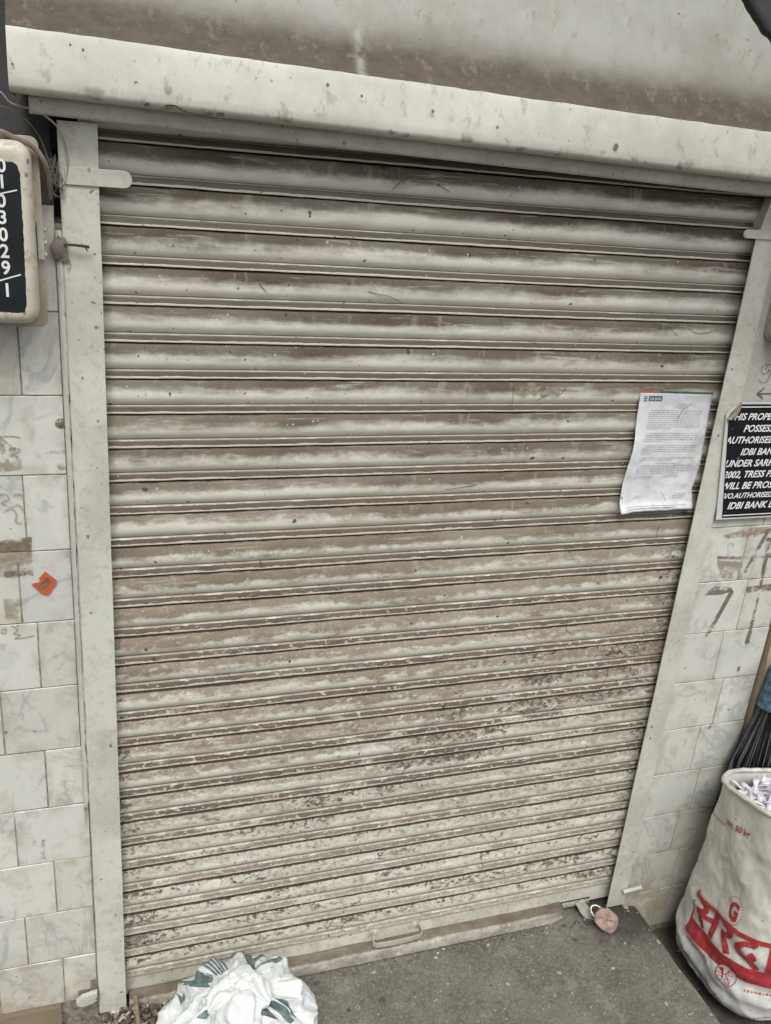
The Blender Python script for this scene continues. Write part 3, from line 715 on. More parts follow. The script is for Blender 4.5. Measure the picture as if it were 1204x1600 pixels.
# threads of cobweb and bits of twig caught on the slats
def strand(name, pxs, r=0.0007, y=-0.0165, mat='twig', parent=None):
    pts = [at(a, c, y=y) for a, c in pxs]; mb_ = MB(); q = []
    for i in range(len(pts) - 1):
        for k in range(4): q.append(pts[i].lerp(pts[i + 1], k / 4) + Vector((0.0008 * nz(i * 3 + k, 1.1), 0.001 * nz(k * 2.2 + i, 5), 0.0008 * nz(i + k * 1.7, 9))))
    q.append(pts[-1]); mb_.tube(q, r, 5); return mb_.build(name, M[mat], parent or cur)
for pl in ([(612, 297), (620, 290), (628, 281), (633, 286)], [(575, 455), (592, 460), (608, 463), (630, 474)], [(803, 604), (801, 618), (799, 636)], [(404, 440), (408, 448), (417, 456)],
           [(687, 290), (702, 300)], [(1029, 822), (1026, 832), (1025, 840)], [(838, 626), (848, 620), (858, 616), (866, 622)], [(866, 622), (878, 614), (884, 604)],
           [(950, 1040), (948, 1055), (942, 1068), (934, 1078), (926, 1085)], [(982, 1072), (985, 1088), (990, 1082)], [(886, 968), (884, 984), (892, 990)], [(640, 1180), (636, 1196), (625, 1215)],
           [(340, 1365), (352, 1374), (360, 1366)], [(695, 765), (720, 762), (745, 757)], [(1020, 505), (1045, 512), (1058, 524)], [(1075, 514), (1092, 522), (1112, 518)], [(520, 362), (545, 366), (556, 374)]):
    strand('cobweb_strand', pl, 0.00055 if len(pl) > 3 else 0.0005)
# a torn paper remnant glued to the seventh lath
b = MB()
def rem(u, v):
    x = at(803, 610, y=-0.014).x + u * 0.112; z = at(840, 604, y=-0.014).z - v * (0.018 + 0.012 * nz(u * 7, 2.2))
    return (x, -0.0162 - 0.0012 * nz(u * 9, v * 5), z)
b.grid(rem, 30, 5); b.build('paper_remnant', M['glue_thin'], cur)

# ------------------------------------------------------------------ hood over the shutter
ho_ = thing('shutter_hood', 'cream sheet metal hood above the shutter with a brown dusty ledge', 'hood', (0.7, -0.05, 2.06))
PH = [  # y, z, t   (front view bottom to top)
    (-0.066, 2.0880, -1.15), (-0.082, 2.0882, -1.0), (-0.101, 2.0890, -0.92), (-0.1090, 2.0910, -0.86), (-0.1135, 2.0950, -0.80), (-0.1150, 2.1000, -0.72), (-0.1145, 2.112, -0.6), (-0.1125, 2.130, -0.45), (-0.1095, 2.150, -0.3), (-0.1060, 2.168, -0.2),
    (-0.1040, 2.1775, -0.1), (-0.1025, 2.1812, -0.03), (-0.1005, 2.1815, 0.005), (-0.094, 2.186, 0.06), (-0.082, 2.200, 0.2), (-0.070, 2.216, 0.36), (-0.060, 2.234, 0.52), (-0.052, 2.255, 0.70), (-0.047, 2.28, 0.88), (-0.043, 2.31, 1.05), (-0.041, 2.36, 1.2), (-0.041, 2.52, 1.3), (-0.041, 2.75, 1.4)]
X0, X1 = -0.1335, 1.80
def slope(x): return -0.0182 * (x - 0.5)
b = MB(); ht = []; NXH = 120
vs = []
for (y, z, t) in PH:
    for i in range(NXH + 1):
        x = X0 + (X1 - X0) * i / NXH
        dent = 0.0018 * nz(x * 2.6, t * 1.3, 3) + 0.0006 * nz(x * 14, t * 4, 8)
        e = 0.0012 * nz(x * 30, 5.5) if abs(t) < 0.06 else 0
        vs.append((x + (0.010 * sstep(-0.9, -1.15, t) if i == 0 else 0), y + dent, z + slope(x) + e)); ht.append(t)
n = NXH + 1
b.add(vs, [(j * n + i, j * n + i + 1, (j + 1) * n + i + 1, (j + 1) * n + i) for j in range(len(PH) - 1) for i in range(NXH)])
# end caps
for xe in (X0, X1):
    o0 = len(b.v); ring = [(xe, y, z + slope(xe)) for y, z, t in PH] + [(xe, 0.10, 2.75), (xe, 0.10, 2.087 + slope(xe))]
    b.add(ring, [tuple(range(len(ring)))]); ht += [1.3] * len(ring)
b.build('hood_sheet', M['hood'], ho_, attrs={'hood_t': ('POINT', ht)}, angle=45)
b = MB()
def lin(u, v):
    x = -0.108 + u * 1.72; z = 2.0895 - v * 0.0275; return (x, -0.0650 + (0.004 if v == 0 else 0) + 0.0008 * nz(x * 8, v), z + slope(x) + 0.001 * nz(x * 16, 2) * v)
b.grid(lin, 100, 5)
b.add([(-0.108, -0.0650, 2.062 + slope(-.112)), (1.612, -0.0650, 2.062 + slope(1.608)), (1.612, 0.02, 2.064 + slope(1.608)), (-0.108, 0.02, 2.064 + slope(-.112))], [(0, 1, 2, 3)])
b.build('lintel_strip', M['lintel'], ho_, solid=0.003)
b = MB(); b.box(-0.08, 1.5, 0.022, 0.028, 2.02, 2.10); b.build('soffit', M['dark'], ho_)
# paint cracks on the lip
def crk(pxs, y, w): scribble(pxs, y, w, 'crack', M['twig'], ho_)
crk([(258, 165), (272, 165), (284, 172), (300, 177), (322, 180)], -0.1135, 0.0022)
crk([(338, 179), (350, 179)], -0.1130, 0.006)
crk([(226, 165), (233, 162)], -0.1135, 0.005)
for (px, py, rr) in [(263, 138, .0062), (512, 133, .003), (676, 174, .003), (962, 229, .005), (565, 150, .0022), (130, 78, .0022), (20, 100, .002), (110, 70, .0018)]:
    c_ = at(px, py, y=-0.1172); mb_ = MB(); mb_.add([(c_.x + rr * math.cos(a) * (1 + .5 * nz(a * 2, px)), c_.y + 0.0, c_.z + rr * 1.15 * math.sin(a) * (1 + .5 * nz(a * 2, px + 3))) for a in (2 * math.pi * k / 14 for k in range(14))], [tuple(range(14))])
    mb_.build('paint_chip', M['mark'] if rr > .0055 else M['wire_brown'], ho_, smooth=False)

# dark folded tarpaulin hanging from above, its corner at the top right
m = Mt('dark_tarpaulin'); nn = m.noise(40, det=4)
M['tarp'] = m.done(m.mix(nn, (0.022, 0.026, 0.026), (0.045, 0.05, 0.05)), 0.7, m.noise(300, det=2), 0.3, 0.001)
b = MB()
ta, tb_, tc = at(1150, -20, y=-0.40), at(1222, 96, y=-0.40), at(1330, -60, y=-0.40)
def trp(u, v):
    a = ta.lerp(tb_, v); c_ = Vector((ta.x + 0.7, -0.40, ta.z + 0.25)).lerp(Vector((tb_.x + 0.62, -0.40, tb_.z + .10)), v)
    p = a.lerp(c_, u); return (p.x, p.y + 0.018 * math.sin(u * 14 + v * 2) - 0.03 * v, p.z + 0.004 * nz(u * 8, v * 8))
b.grid(trp, 40, 24); tp = b.build('tarpaulin_flap', M['tarp'], solid=0.012); top(tp, at(1200, 0, y=-0.4))
tag(tp, 'dark grey tarpaulin flap hanging at the hood right end', 'tarpaulin')

# ------------------------------------------------------------------ numbered box on the left
def box_mat():
    m = Mt('yellowed_enamel'); a = m.noise(9, det=6, rough=0.65); g2 = m.noise(40, det=6, rough=0.7)
    c = m.mix(m.sm(a, 0.35, 0.7), (0.60, 0.575, 0.49), (0.52, 0.48, 0.385))
    c = m.mix(m.mul(m.sm(g2, 0.55, 0.75), 0.5), c, (0.25, 0.19, 0.13))
    x, y, z = m.sep()
    c = m.mix(m.mul(m.sm(y, -0.055, -0.035), m.sm(a, 0.3, 0.6, 0.2, 0.75)), c, (0.20, 0.155, 0.11))
    c = m.mix(m.mul(m.sm(m.noise(24, det=8, rough=.75), .52, .62), .5), c, (0.27, 0.215, 0.15))
    c = m.mix(m.mul(m.specks(50, 0.15, 0.15), 0.7), c, (0.12, 0.09, 0.07))
    return m.done(c, 0.42, m.add(a, g2), 0.25, 0.002, spec=0.45)
M['boxp'] = box_mat()
mbx = thing('meter_box', 'cream meter box with a black number panel, left of the shutter top', 'meter box', (-0.25, WY, 1.735))
def rrect(x0, x1, z0, z1, r, n=8):
    o = []
    for cx, cz, a0 in ((x1 - r, z1 - r, 0), (x0 + r, z1 - r, 90), (x0 + r, z0 + r, 180), (x1 - r, z0 + r, 270)):
        for k in range(n + 1): a = R(a0 + 90 * k / n); o.append((cx + r * math.cos(a), cz + r * math.sin(a)))
    return o
bx0, bx1, bz0, bz1 = -0.37, -0.108, 1.740, 2.030
BF = -0.125
b = MB(); rings = []
for (ins, y) in ((0.0, WY - .002), (0.0, BF + .020), (0.002, BF + .012), (0.006, BF + .005), (0.012, BF + .001), (0.018, BF), (0.027, BF + .002)):
    rings.append([(x, y, z) for x, z in rrect(bx0 + ins, bx1 - ins, bz0 + ins, bz1 - ins, max(.006, 0.026 - ins * .6))])
n = len(rings[0]); vs = [p for g_ in rings for p in g_]
b.add(vs, [(j * n + k, j * n + (k + 1) % n, (j + 1) * n + (k + 1) % n, (j + 1) * n + k) for j in range(len(rings) - 1) for k in range(n)] + [tuple((len(rings) - 1) * n + k for k in range(n))])
b.build('box_body', M['boxp'], mbx, angle=60)
b = MB(); po = rrect(bx0 - .008, bx1 + .011, bz0 - .012, bz1 + .008, 0.014); b.plate(po, BF + .052, BF + .058); b.build('back_flange', M['boxp'], mbx, bevel=0.001)
b = MB(); b.box(bx1 + .002, bx1 + .012, BF + .040, BF + .052, 1.845, 1.905)
for z in (1.852, 1.872, 1.893): b.tube([(bx1 + .0125, BF + .046, z), (bx1 + .016, BF + .046, z)], 0.004, 8)
b.build('hinge', painted('rusty_hinge', (0.45, 0.44, 0.40), 1.0, 1.0, 3), mbx)
# black panel with hand-painted numerals
NPY = BF + 0.0012
ptr, pbr = at(32, 257, y=NPY), at(43, 489, y=NPY)
m = Mt('black_enamel'); nn = m.noise(30, det=5)
M['blackp'] = m.done(m.mix(m.mul(m.specks(45, .2, .12), .6), m.mix(nn, (0.008, 0.011, 0.014), (0.018, 0.022, 0.026)), (0.30, 0.28, 0.25)), 0.32, nn, 0.1, 0.001)
b = MB(); pts = []
for (x, z) in [(-0.335, ptr.z + .003), (ptr.x - .012, ptr.z + .003), (ptr.x - .004, ptr.z - .002), (ptr.x - .001, ptr.z - .015), ((ptr.x + pbr.x) / 2, 1.88), (pbr.x, pbr.z + .012), (pbr.x - .004, pbr.z + .001), (pbr.x - .016, pbr.z), (-0.335, pbr.z + .006)]:
    pts.append((x, z))
fine = []
for i in range(len(pts)):
    a, c_ = Vector(pts[i]), Vector(pts[(i + 1) % len(pts)])
    k = max(1, int((c_ - a).length / .004))
    for q in range(k):
        p = a.lerp(c_, q / k); fine.append((p.x + 0.0012 * nz(p.x * 140, p.y * 140), p.y + 0.0012 * nz(p.x * 140, p.y * 140, 4)))
b.plate(fine, NPY - .0012, NPY); npn = b.build('number_panel', M['blackp'], mbx, smooth=False)
def put_text(body, px, base_py, cap_px, y, parent, mat, name, xs=1.0, shear=0.0, offset=0.0, planes=(), capm=None, wmul=1.0):
    """lettering on a plane facing the street: left end and baseline given where they stand on it"""
    p = at(px, base_py, y=y); q = at(px, base_py - cap_px, y=y); cap = capm or (q - p).length
    vs, fs = text2d(body, shear, offset, xs)
    vs = [(p.x + u * cap * wmul, p.z + v * cap) for u, v in vs]
    if planes: vs, fs = clip2d(vs, fs, planes)
    mb_ = MB(); mb_.add([(u, y, v) for u, v in vs], fs)
    return mb_.build(name, mat, parent, smooth=False)
NT = NPY - 0.0022
for ch, px, py in (('0', -4, 268), ('1', -3, 293), ('0', -4, 323), ('3', -2, 349), ('0', -1, 376), ('2', 1, 402), ('9', 3, 428), ('1', 5, 463)):
    put_text(ch, px, py, 21.5, NT, npn, M['white_ink'], 'painted_numeral', xs=0.95, offset=0.022)
for a, c_ in (((-6, 304), (27, 297)), ((-2, 439), (33, 429))):
    b = MB(); b.ribbon([at(*a, y=NT), at(*c_, y=NT)], 0.0022); b.build('painted_stroke', M['white_ink'], npn, smooth=False)

# second box at the right edge
b = MB(); rings = []
for (ins, y) in ((0.0, WY - .003), (0.0, WY - .052), (0.002, WY - .060), (0.007, WY - .066), (0.014, WY - .068), (0.020, WY - .066)):
    rings.append([(x, y, z) for x, z in rrect(1.472 + ins, 1.74 - ins, 1.728 + ins, 1.955 - ins, max(.006, 0.022 - ins * .6))])
n = len(rings[0]); vs = [p for g_ in rings for p in g_]
b.add(vs, [(j * n + k, j * n + (k + 1) % n, (j + 1) * n + (k + 1) % n, (j + 1) * n + k) for j in range(len(rings) - 1) for k in range(n)] + [tuple((len(rings) - 1) * n + k for k in range(n))])
b2 = b.build('meter_box', M['boxp'], angle=60); top(b2, (1.6, WY, 1.728))
tag(b2, 'cream rounded box above the black notice, cut by the right picture edge', 'meter box')

# cables and cobweb round the left box
def cable(name, pts, r, mat, label, cat):
    P3 = [Vector(p) for p in pts]; o = []
    for i in range(len(P3) - 1):
        p0 = P3[max(i - 1, 0)]; p1 = P3[i]; p2 = P3[i + 1]; p3 = P3[min(i + 2, len(P3) - 1)]
        for k in range(8):
            t = k / 8; o.append(0.5 * ((2 * p1) + (p2 - p0) * t + (2 * p0 - 5 * p1 + 4 * p2 - p3) * t * t + (3 * p1 - p0 - 3 * p2 + p3) * t ** 3))
    o.append(P3[-1]); b_ = MB(); b_.tube(o, r, 8); ob = b_.build(name, M[mat]); top(ob, P3[0]); return tag(ob, label, cat)
cable('wire', [at(-40, 120, y=-.06), at(0, 143, y=-.06), at(16, 160, y=-.06), at(36, 167, y=-.06), at(50, 170, y=-.062), at(66, 178, y=-.062), at(82, 190, y=-.058), at(94, 205, y=-.05), at(104, 232, y=-.044), at(106, 262, y=-.044), at(101, 284, y=-.046), at(92, 292, y=-.05)], 0.0016, 'wire_grey', 'thin pale wire looping from the hood corner down to the left rail', 'wire')
cable('cable', [at(-60, 190, y=-.1), at(0, 205, y=-.1), at(25, 216, y=-.1), at(45, 225, y=-.098), at(58, 236, y=-.09), at(68, 250, y=-.085), at(76, 275, y=-.07), at(79, 310, y=-.05)], 0.0042, 'wire_brown', 'thick dusty brown cable running over the top of the meter box', 'cable')
cable('cable', [at(-60, 203, y=-.09), at(0, 213, y=-.09), at(30, 219, y=-.09), at(52, 228, y=-.085), at(66, 245, y=-.08), at(74, 262, y=-.07)], 0.0036, 'wire_grey', 'pale flat cable lying behind the brown one over the meter box', 'cable')
cable('wire', [at(-30, 160, y=-.05), at(10, 168, y=-.05), at(40, 186, y=-.05), at(62, 214, y=-.05), at(74, 244, y=-.055), at(84, 268, y=-.05), at(88, 300, y=-.04)], 0.0009, 'web', 'hair thin grey wire sagging across the dark recess over the meter box', 'wire')
b = MB()
for k in range(34):
    a = at(random.uniform(68, 92), random.uniform(240, 275), y=-.05); c_ = at(random.uniform(70, 104), random.uniform(275, 312), y=-.045)
    mid = a.lerp(c_, .5) + Vector((random.uniform(-.008, .008), random.uniform(-.01, .01), random.uniform(-.012, .004)))
    b.tube([a, a.lerp(mid, .6), mid, mid.lerp(c_, .6), c_], random.uniform(.0003, .0008), 4)
cw = b.build('cobweb', M['web']); top(cw, at(85, 280, y=-.045)); tag(cw, 'tangled dusty cobweb between meter box and left rail', 'cobweb', kind='stuff')
# clay plug with a wire stub
wp = thing('wire_stub', 'dusty wire end poking from a grey clay plug beside the left rail', 'wire', at(95, 385, y=-.04))
b = MB(); cc = at(94, 388, y=-.045)
b.grid(lambda u, v: cc + Vector((math.cos(2 * math.pi * u) * math.sin(math.pi * v) * .0145, -math.sin(2 * math.pi * u) * math.sin(math.pi * v) * .005, math.cos(math.pi * v) * .017)) * (1 + .55 * nz(math.cos(2 * math.pi * u) * 2, math.sin(2 * math.pi * u) * 2, v * 3)), 16, 10, wrap=True)
b.build('clay_plug', plaster('grey_clay', (0.20, .18, .155), .5), wp)
b = MB(); b.tube([at(100, 382, y=-.05), at(118, 383, y=-.055), at(133, 385, y=-.055), at(139, 386, y=-.052)], 0.0022, 6, 0.0030); b.tube([at(133, 385, y=-.055), at(137, 392, y=-.05)], .0012, 5)
b.build('wire_end', M['twig'], wp)
decal_poly('dirt_run', [(100, 405), (108, 402), (113, 415), (110, 428), (106, 432), (105, 418)], M['glue'], rl, -0.0412)
# orange scrap on the tiles
m = Mt('orange_sticker'); nn = m.noise(80, det=4)
M['orange'] = m.done(m.mix(nn, (0.46, 0.085, 0.028), (0.56, 0.13, 0.05)), 0.6, nn, 0.2, 0.001)
stk = thing('torn_sticker', 'torn orange sticker with a grey centre on the left tiles', 'sticker', at(70, 912, y=DY))
def flat_poly(pxs, y, name, mat, parent, th=0.0007):
    mb_ = MB(); pp = [at(a, c, y=y) for a, c in pxs]; mb_.plate([(p.x, p.z) for p in pp], y - th, y); return mb_.build(name, mat, parent, smooth=False)
flat_poly([(71, 893), (89, 907), (88, 915), (85, 916), (79, 927), (74, 930), (66, 928), (50, 914), (53, 911), (58, 911), (64, 908), (61, 904)], DY - .0006, 'orange_scrap', M['orange'], stk)
flat_poly([(69, 903), (76, 903), (80, 909), (75, 915), (67, 920), (59, 918), (65, 912)], DY - .0016, 'grey_centre', M['glue'], stk)
# screw in tile
b = MB(); sp = at(95, 661, y=WY); b.tube([sp, sp + Vector((0, -.006, 0))], .0045, 10, .003); sc = b.build('wall_screw', M['steel']); top(sc, sp); tag(sc, 'shiny screw head in a dark hole in the left tiles', 'screw')
b = MB(); b.tube([sp + Vector((0, -.0008, 0)), sp + Vector((0, -.002, 0))], .010, 12); b.build('screw_hole', M['glue'], sc)

# ------------------------------------------------------------------ black notice on the right
SY = -0.0445
sg = thing('notice_board', 'black possession notice with white slanted capitals, over the right rail edge', 'notice', at(1180, 720, y=SY))
tl, bl = at(1133, 648, y=SY), at(1118, 810, y=SY); zt = at(1180, 628.5, y=SY).z; zbm = at(1180, 806.5, y=SY).z
XR = 1.73
m = Mt('notice_white'); nn = m.noise(25, det=5); M['nwhite'] = m.done(m.mix(nn, (0.52, 0.55, 0.55), (0.62, 0.64, 0.63)), 0.5)
m = Mt('notice_black'); nn = m.noise(14, det=6)
M['nblack'] = m.done(m.mix(m.mul(m.specks(55, .18, .1), .4), m.mix(nn, (0.008, 0.009, 0.010), (0.014, 0.015, 0.017)), (0.2, 0.19, 0.18)), 0.6, nn, 0.1, 0.001, spec=0.15)
b = MB(); b.plate([(at(1160, 630, y=SY).x, zt), (XR, zt), (XR, zbm - .004), (bl.x, zbm - .004), (tl.x + .001, tl.z), (at(1140, 640, y=SY).x, at(1140, 640, y=SY).z)], SY - .001, SY + .002); b.build('backing_sheet', M['nwhite'], sg, smooth=False)
bt, bb_ = at(1137, 652, y=SY), at(1127, 807, y=SY)
zt2 = at(1180, 631.5, y=SY).z
b = MB(); b.plate([(at(1156, 632, y=SY).x, zt2), (XR - .012, zt2), (XR - .012, zbm + .001), (bb_.x, zbm + .001), (bt.x, bt.z), (at(1141, 645, y=SY).x, at(1141, 645, y=SY).z)], SY - .0022, SY - .001); blk = b.build('black_field', M['nblack'], sg, smooth=False)
TY = SY - .0030
b = MB()
zl = at(1180, 634.5, y=SY).z; zl2 = at(1180, 803.2, y=SY).z
b.add([(at(1154, 634, y=SY).x, TY, zl), (XR - .012, TY, zl), (XR - .012, TY, zl - .0028), (at(1152, 634, y=SY).x, TY, zl - .0028)], [(0, 1, 2, 3)])
b.add([(bb_.x, TY, zl2 + .0028), (XR - .012, TY, zl2 + .0028), (XR - .012, TY, zl2), (bb_.x, TY, zl2)], [(0, 1, 2, 3)])
for k in (0, 1):
    b_ = MB(); b_.add(b.v[4 * k:4 * k + 4], [(0, 1, 2, 3)]); b_.build('border_rule', M['white_ink'], blk, smooth=False)
le = (Vector((bb_.x, bb_.z)), Vector((bt.x, bt.z))); dv = (le[1] - le[0]).normalized()
clipL = ((le[0].x + .001, le[0].y), (-dv.y, dv.x)); clipR = ((XR - .014, 1.4), (1, 0))
LN = [('THIS PROPERTY IS IN', 1138.3, 656.6, 11.2), ('POSSESSION OF', 1160.0, 675.0, 11.3), ('AUTHORISED OFFICER', 1132.0, 693.4, 11.2), ('IDBI BANK LTD', 1155.0, 711.4, 11.0), ('UNDER SARFAESI', 1130.4, 730.0, 11.2),
      ('2002, TRESS PASSERS', 1128.0, 747.4, 11.0), ('WILL BE PROSECUTED', 1124.2, 765.2, 11.2), ('B/O.AUTHORISED OFFICER', 1126.0, 779.6, 8.6), ('IDBI BANK LTD.', 1134.6, 795.8, 11.0)]
for s_, px, py, cp in LN:
    w_ = 0.985 if cp > 10 else 1.0
    put_text(s_, px, py - .3, cp * .93, TY, blk, M['white_ink'], 'lettering', xs=w_, shear=0.24, offset=0.026, planes=(clipL, clipR))
# curled torn corner
b = MB(); c0, c1, c2 = at(1135, 655, y=SY - .003), at(1156, 629, y=SY - .003), at(1143, 662, y=SY - .003)
def crl(u, v):
    a = c0.lerp(c1, u); k = math.sin(u * math.pi) ** .7
    return a + Vector((0.008 * v * k, -0.006 * math.sin(v * 2.2) - .001, -0.010 * v * k))
b.grid(crl, 12, 8); b.build('torn_corner', plain('brown_paper_back', (0.27, 0.23, 0.18), 0.9), sg, solid=0.0006)

# ------------------------------------------------------------------ paper notice on the slats
pn = thing('paper_notice', 'white printed A4 notice taped to the right of the shutter', 'paper', at(1040, 705, y=-0.02))
q0, q1, q2, q3 = [at(*p, y=-0.017) for p in ((1000, 613), (1113, 616), (1076, 793), (962, 798))]
def paper(u, v, lift=0.0):
    """u across, v down"""
    wl = 0.0028 * math.sin(v * 9.2 + 0.5) * (0.4 + 0.6 * (1 - u)) + 0.0026 * nz(u * 3, v * 5, 2) + 0.0012 * nz(u * 11, v * 14, 4) + 0.0006 * nz(u * 30, v * 30, 7)
    p = (q0.lerp(q1, u)).lerp(q3.lerp(q2, u), v)
    p = p + Vector((0.0035 * math.sin(v * 6) * (1 - u) - (0.008 * math.exp(-((v - .82) / .07) ** 2) if u > .9 else 0) * sstep(.9, 1, u) + 0.0015 * nz(v * 16, 3) * (u > .98), 0, 0.002 * nz(u * 7, 9) * (v > .98)))
    edge = 0.010 * sstep(0.25, 0.0, u) * sstep(.1, .5, v) + 0.012 * sstep(0.92, 1.0, v) * (1 - u * .5) + .004 * sstep(.9, 1, u) * sstep(.2, .6, v)
    p.y = -0.0185 + wl - edge - lift
    return p
def paper_mat():
    m = Mt('wrinkled_paper'); a = m.noise(20, det=6, rough=0.65); g2 = m.noise(60, det=5)
    c = m.mix(m.sm(a, 0.35, 0.7), (0.72, 0.74, 0.78), (0.62, 0.635, 0.66))
    x, y, z = m.sep()
    e = m.mul(m.sm(m.add(x, m.mul(z, -.02)), 0.02, 0.12), m.sm(a, .45, .62))
    c = m.mix(m.mul(e, 0.45), c, (0.42, 0.37, 0.31))
    c = m.mix(m.mul(m.sm(g2, .62, .72), .5), c, (0.45, .42, .38))
    c = m.mix(m.mul(m.specks(60, .15, .1), .7), c, (0.15, .13, .11))
    return m.done(c, 0.6, m.add(a, g2), 0.25, 0.002)
b = MB(); b.grid(paper, 48, 70); sheet = b.build('paper_sheet', paper_mat(), pn, solid=0.0004)
def on_paper(vs, fs, name, mat, lift=0.0007, cuts=0.03):
    vs, fs = clip2d(vs, fs, (), cuts); mb_ = MB(); mb_.add([paper(u, v, lift) for u, v in vs], fs); return mb_.build(name, mat, sheet, smooth=False)
def rects(L):
    vs = []; fs = []
    for (u0, u1, v0, v1) in L:
        k = len(vs); vs += [(u0, v0), (u1, v0), (u1, v1), (u0, v1)]; fs.append((k, k + 1, k + 2, k + 3))
    return vs, fs
M['pred'] = plain('orange_print', (0.50, 0.13, 0.08), 0.6); M['pgreen'] = plain('green_print', (0.055, 0.15, 0.13), 0.6); M['pgrey'] = plain('grey_print', (0.34, 0.345, 0.37), 0.7, var=.35, scale=80)
M['pdark'] = plain('dark_print', (0.10, 0.10, 0.11), 0.7)
on_paper(*rects([(0.0, 0.24, -0.018, -0.001)]), 'printed_bar', M['pred'], .0012); on_paper(*rects([(0.25, 0.995, -0.018, -0.001)]), 'printed_bar', M['pgreen'], .0012)
on_paper(*rects([(0.12, 0.31, 0.026, 0.068)]), 'printed_logo', M['pgreen'], .0010)
vs, fs = text2d('IDBI BANK', 0, .01, 1.0); wmax = max(v[0] for v in vs)
on_paper([(0.135 + u / wmax * .16, 0.060 - v * .022) for u, v in vs], fs, 'printed_logo', M['white_ink'], .0016)
on_paper(*rects([(0.06 + .022 * i, 0.076 + .022 * i, 0.028 + .016 * j, 0.038 + .016 * j) for i in range(2) for j in range(3)]), 'printed_emblem', M['pdark'], .0010)
lines = []; rnd = random.Random(3)
def para(v0, n, u0=0.16, u1=0.90, last=0.5, dv=0.0165, ctr=False):
    for k in range(n):
        e = u1 if k < n - 1 else u0 + (u1 - u0) * last
        u = u0 + (0.03 if k == 0 else 0)
        while u < e:
            w = rnd.uniform(.018, .065); lines.append((u, min(u + w, e), v0 + k * dv, v0 + k * dv + .0052)); u += w + .010
    return v0 + n * dv
para(.088, 3, .52, .66, .9, .016); para(.118, 1, .48, .70, 1)
v = para(.142, 10, .155, .90, .45); v = para(v + .022, 5, .15, .90, .35); v = para(v + .022, 5, .15, .90, .18); v = para(v + .024, 2, .15, .90, .6)
v = para(v + .014, 1, .36, .66, 1); v = para(v + .004, 5, .15, .90, .8); v = para(v + .004, 2, .15, .40, 1); para(v - .033, 2, .55, .74, 1)
para(.875, 2, .18, .32, .8); para(.862, 3, .72, .90, .8)
on_paper(*rects(lines), 'printed_text', M['pgrey'], .0007, .06)
on_paper(*rects([(.08, .92, .958, .963), (.10, .78, .972, .981)]), 'printed_text', M['pgrey'], .0007, .06)
strand('cobweb_strand', [(1031, 767), (1036, 776), (1039, 783)], .0005, -.030, 'web', sheet)
strand('cobweb_strand', [(1080, 630), (1066, 640), (1058, 655)], .0006, -.026, 'web', sheet)

# ------------------------------------------------------------------ padlock
pk = thing('padlock', 'rusty pink padlock hanging from the hasp at the right end of the shutter', 'padlock', at(945, 1450, z=0.012))
m = Mt('rusty_pink_body'); a = m.noise(28, det=6, rough=.7)
c = m.mix(m.sm(a, .42, .58), (0.36, 0.275, 0.23), (0.25, 0.15, 0.155)); c = m.mix(m.mul(m.sm(m.noise(60, det=5), .5, .62), .7), c, (0.20, .16, .13))
M['lock'] = m.done(c, 0.6, a, .5, .002)
pc = at(945, 1437, y=-0.085); fwd = (CAM_P - pc).normalized(); fwd = (fwd + Vector((0.15, -.2, .1))).normalized()
ax = Vector((0.62, -0.1, -0.75)); ax = (ax - fwd * ax.dot(fwd)).normalized(); sx = ax.cross(fwd).normalized()
b = MB()
def lk(u, v):
    a_ = 2 * math.pi * u; out = [(1.0, -.012), (1.0, -.009), (.97, -.0115), (.90, -.0135), (.5, -.0145), (0.001, -.0148)]
    seq = [(.001, .0148), (.5, .0145), (.88, .0135), (.96, .0115), (1.0, .008), (1.0, -.008), (.96, -.0115), (.88, -.0135), (.5, -.0145), (.001, -.0148)]
    i = min(int(round(v * 9)), 9); k, h = seq[i]
    rr = 0.0335 * (abs(math.cos(a_)) ** 2.6 + abs(math.sin(a_)) ** 2.6) ** (-1 / 2.6) * k
    e = 1.12 if math.cos(a_) > 0 else 0.98
    return pc + ax * (math.cos(a_) * rr * e) + sx * (math.sin(a_) * rr * .92) + fwd * (h * (1 + .5 * nz(math.cos(a_) * 1.5, math.sin(a_) * 1.5, v))) + ax * (.004 * nz(math.cos(a_) * 2, math.sin(a_) * 2, 5)) + sx * (.004 * nz(math.cos(a_) * 2, math.sin(a_) * 2, 9))
b.grid(lk, 40, 9, wrap=True); b.build('lock_body', M['lock'], pk, angle=50)
b = MB(); sh_pts = []
for k in range(13):
    a_ = math.pi * k / 12; sh_pts.append(pc - ax * (0.030 + .022 * math.sin(a_)) + sx * (.0155 * math.cos(a_)) + fwd * .003)
b.tube([pc - ax * .012 + sx * .0155 + fwd * .003] + sh_pts + [pc - ax * .012 - sx * .0155 + fwd * .003], .0036, 10); b.build('shackle', plain('worn_steel', (0.42, .41, .38), .35, .9, .2), pk)

# pipe stub by the right rail foot
b = MB(); pa, pb = at(982, 1392, y=-.05), at(999, 1387, y=-.055)
b.tube([pa - Vector((.02, 0, 0)), pb], .0065, 12); b.tube([pb - Vector((.004, 0, 0)), pb + Vector((.002, 0, 0))], .0075, 12)
ps = b.build('pipe_stub', M['lintel']); top(ps, pa); tag(ps, 'short pale pipe stub sticking out behind the right rail foot', 'pipe')

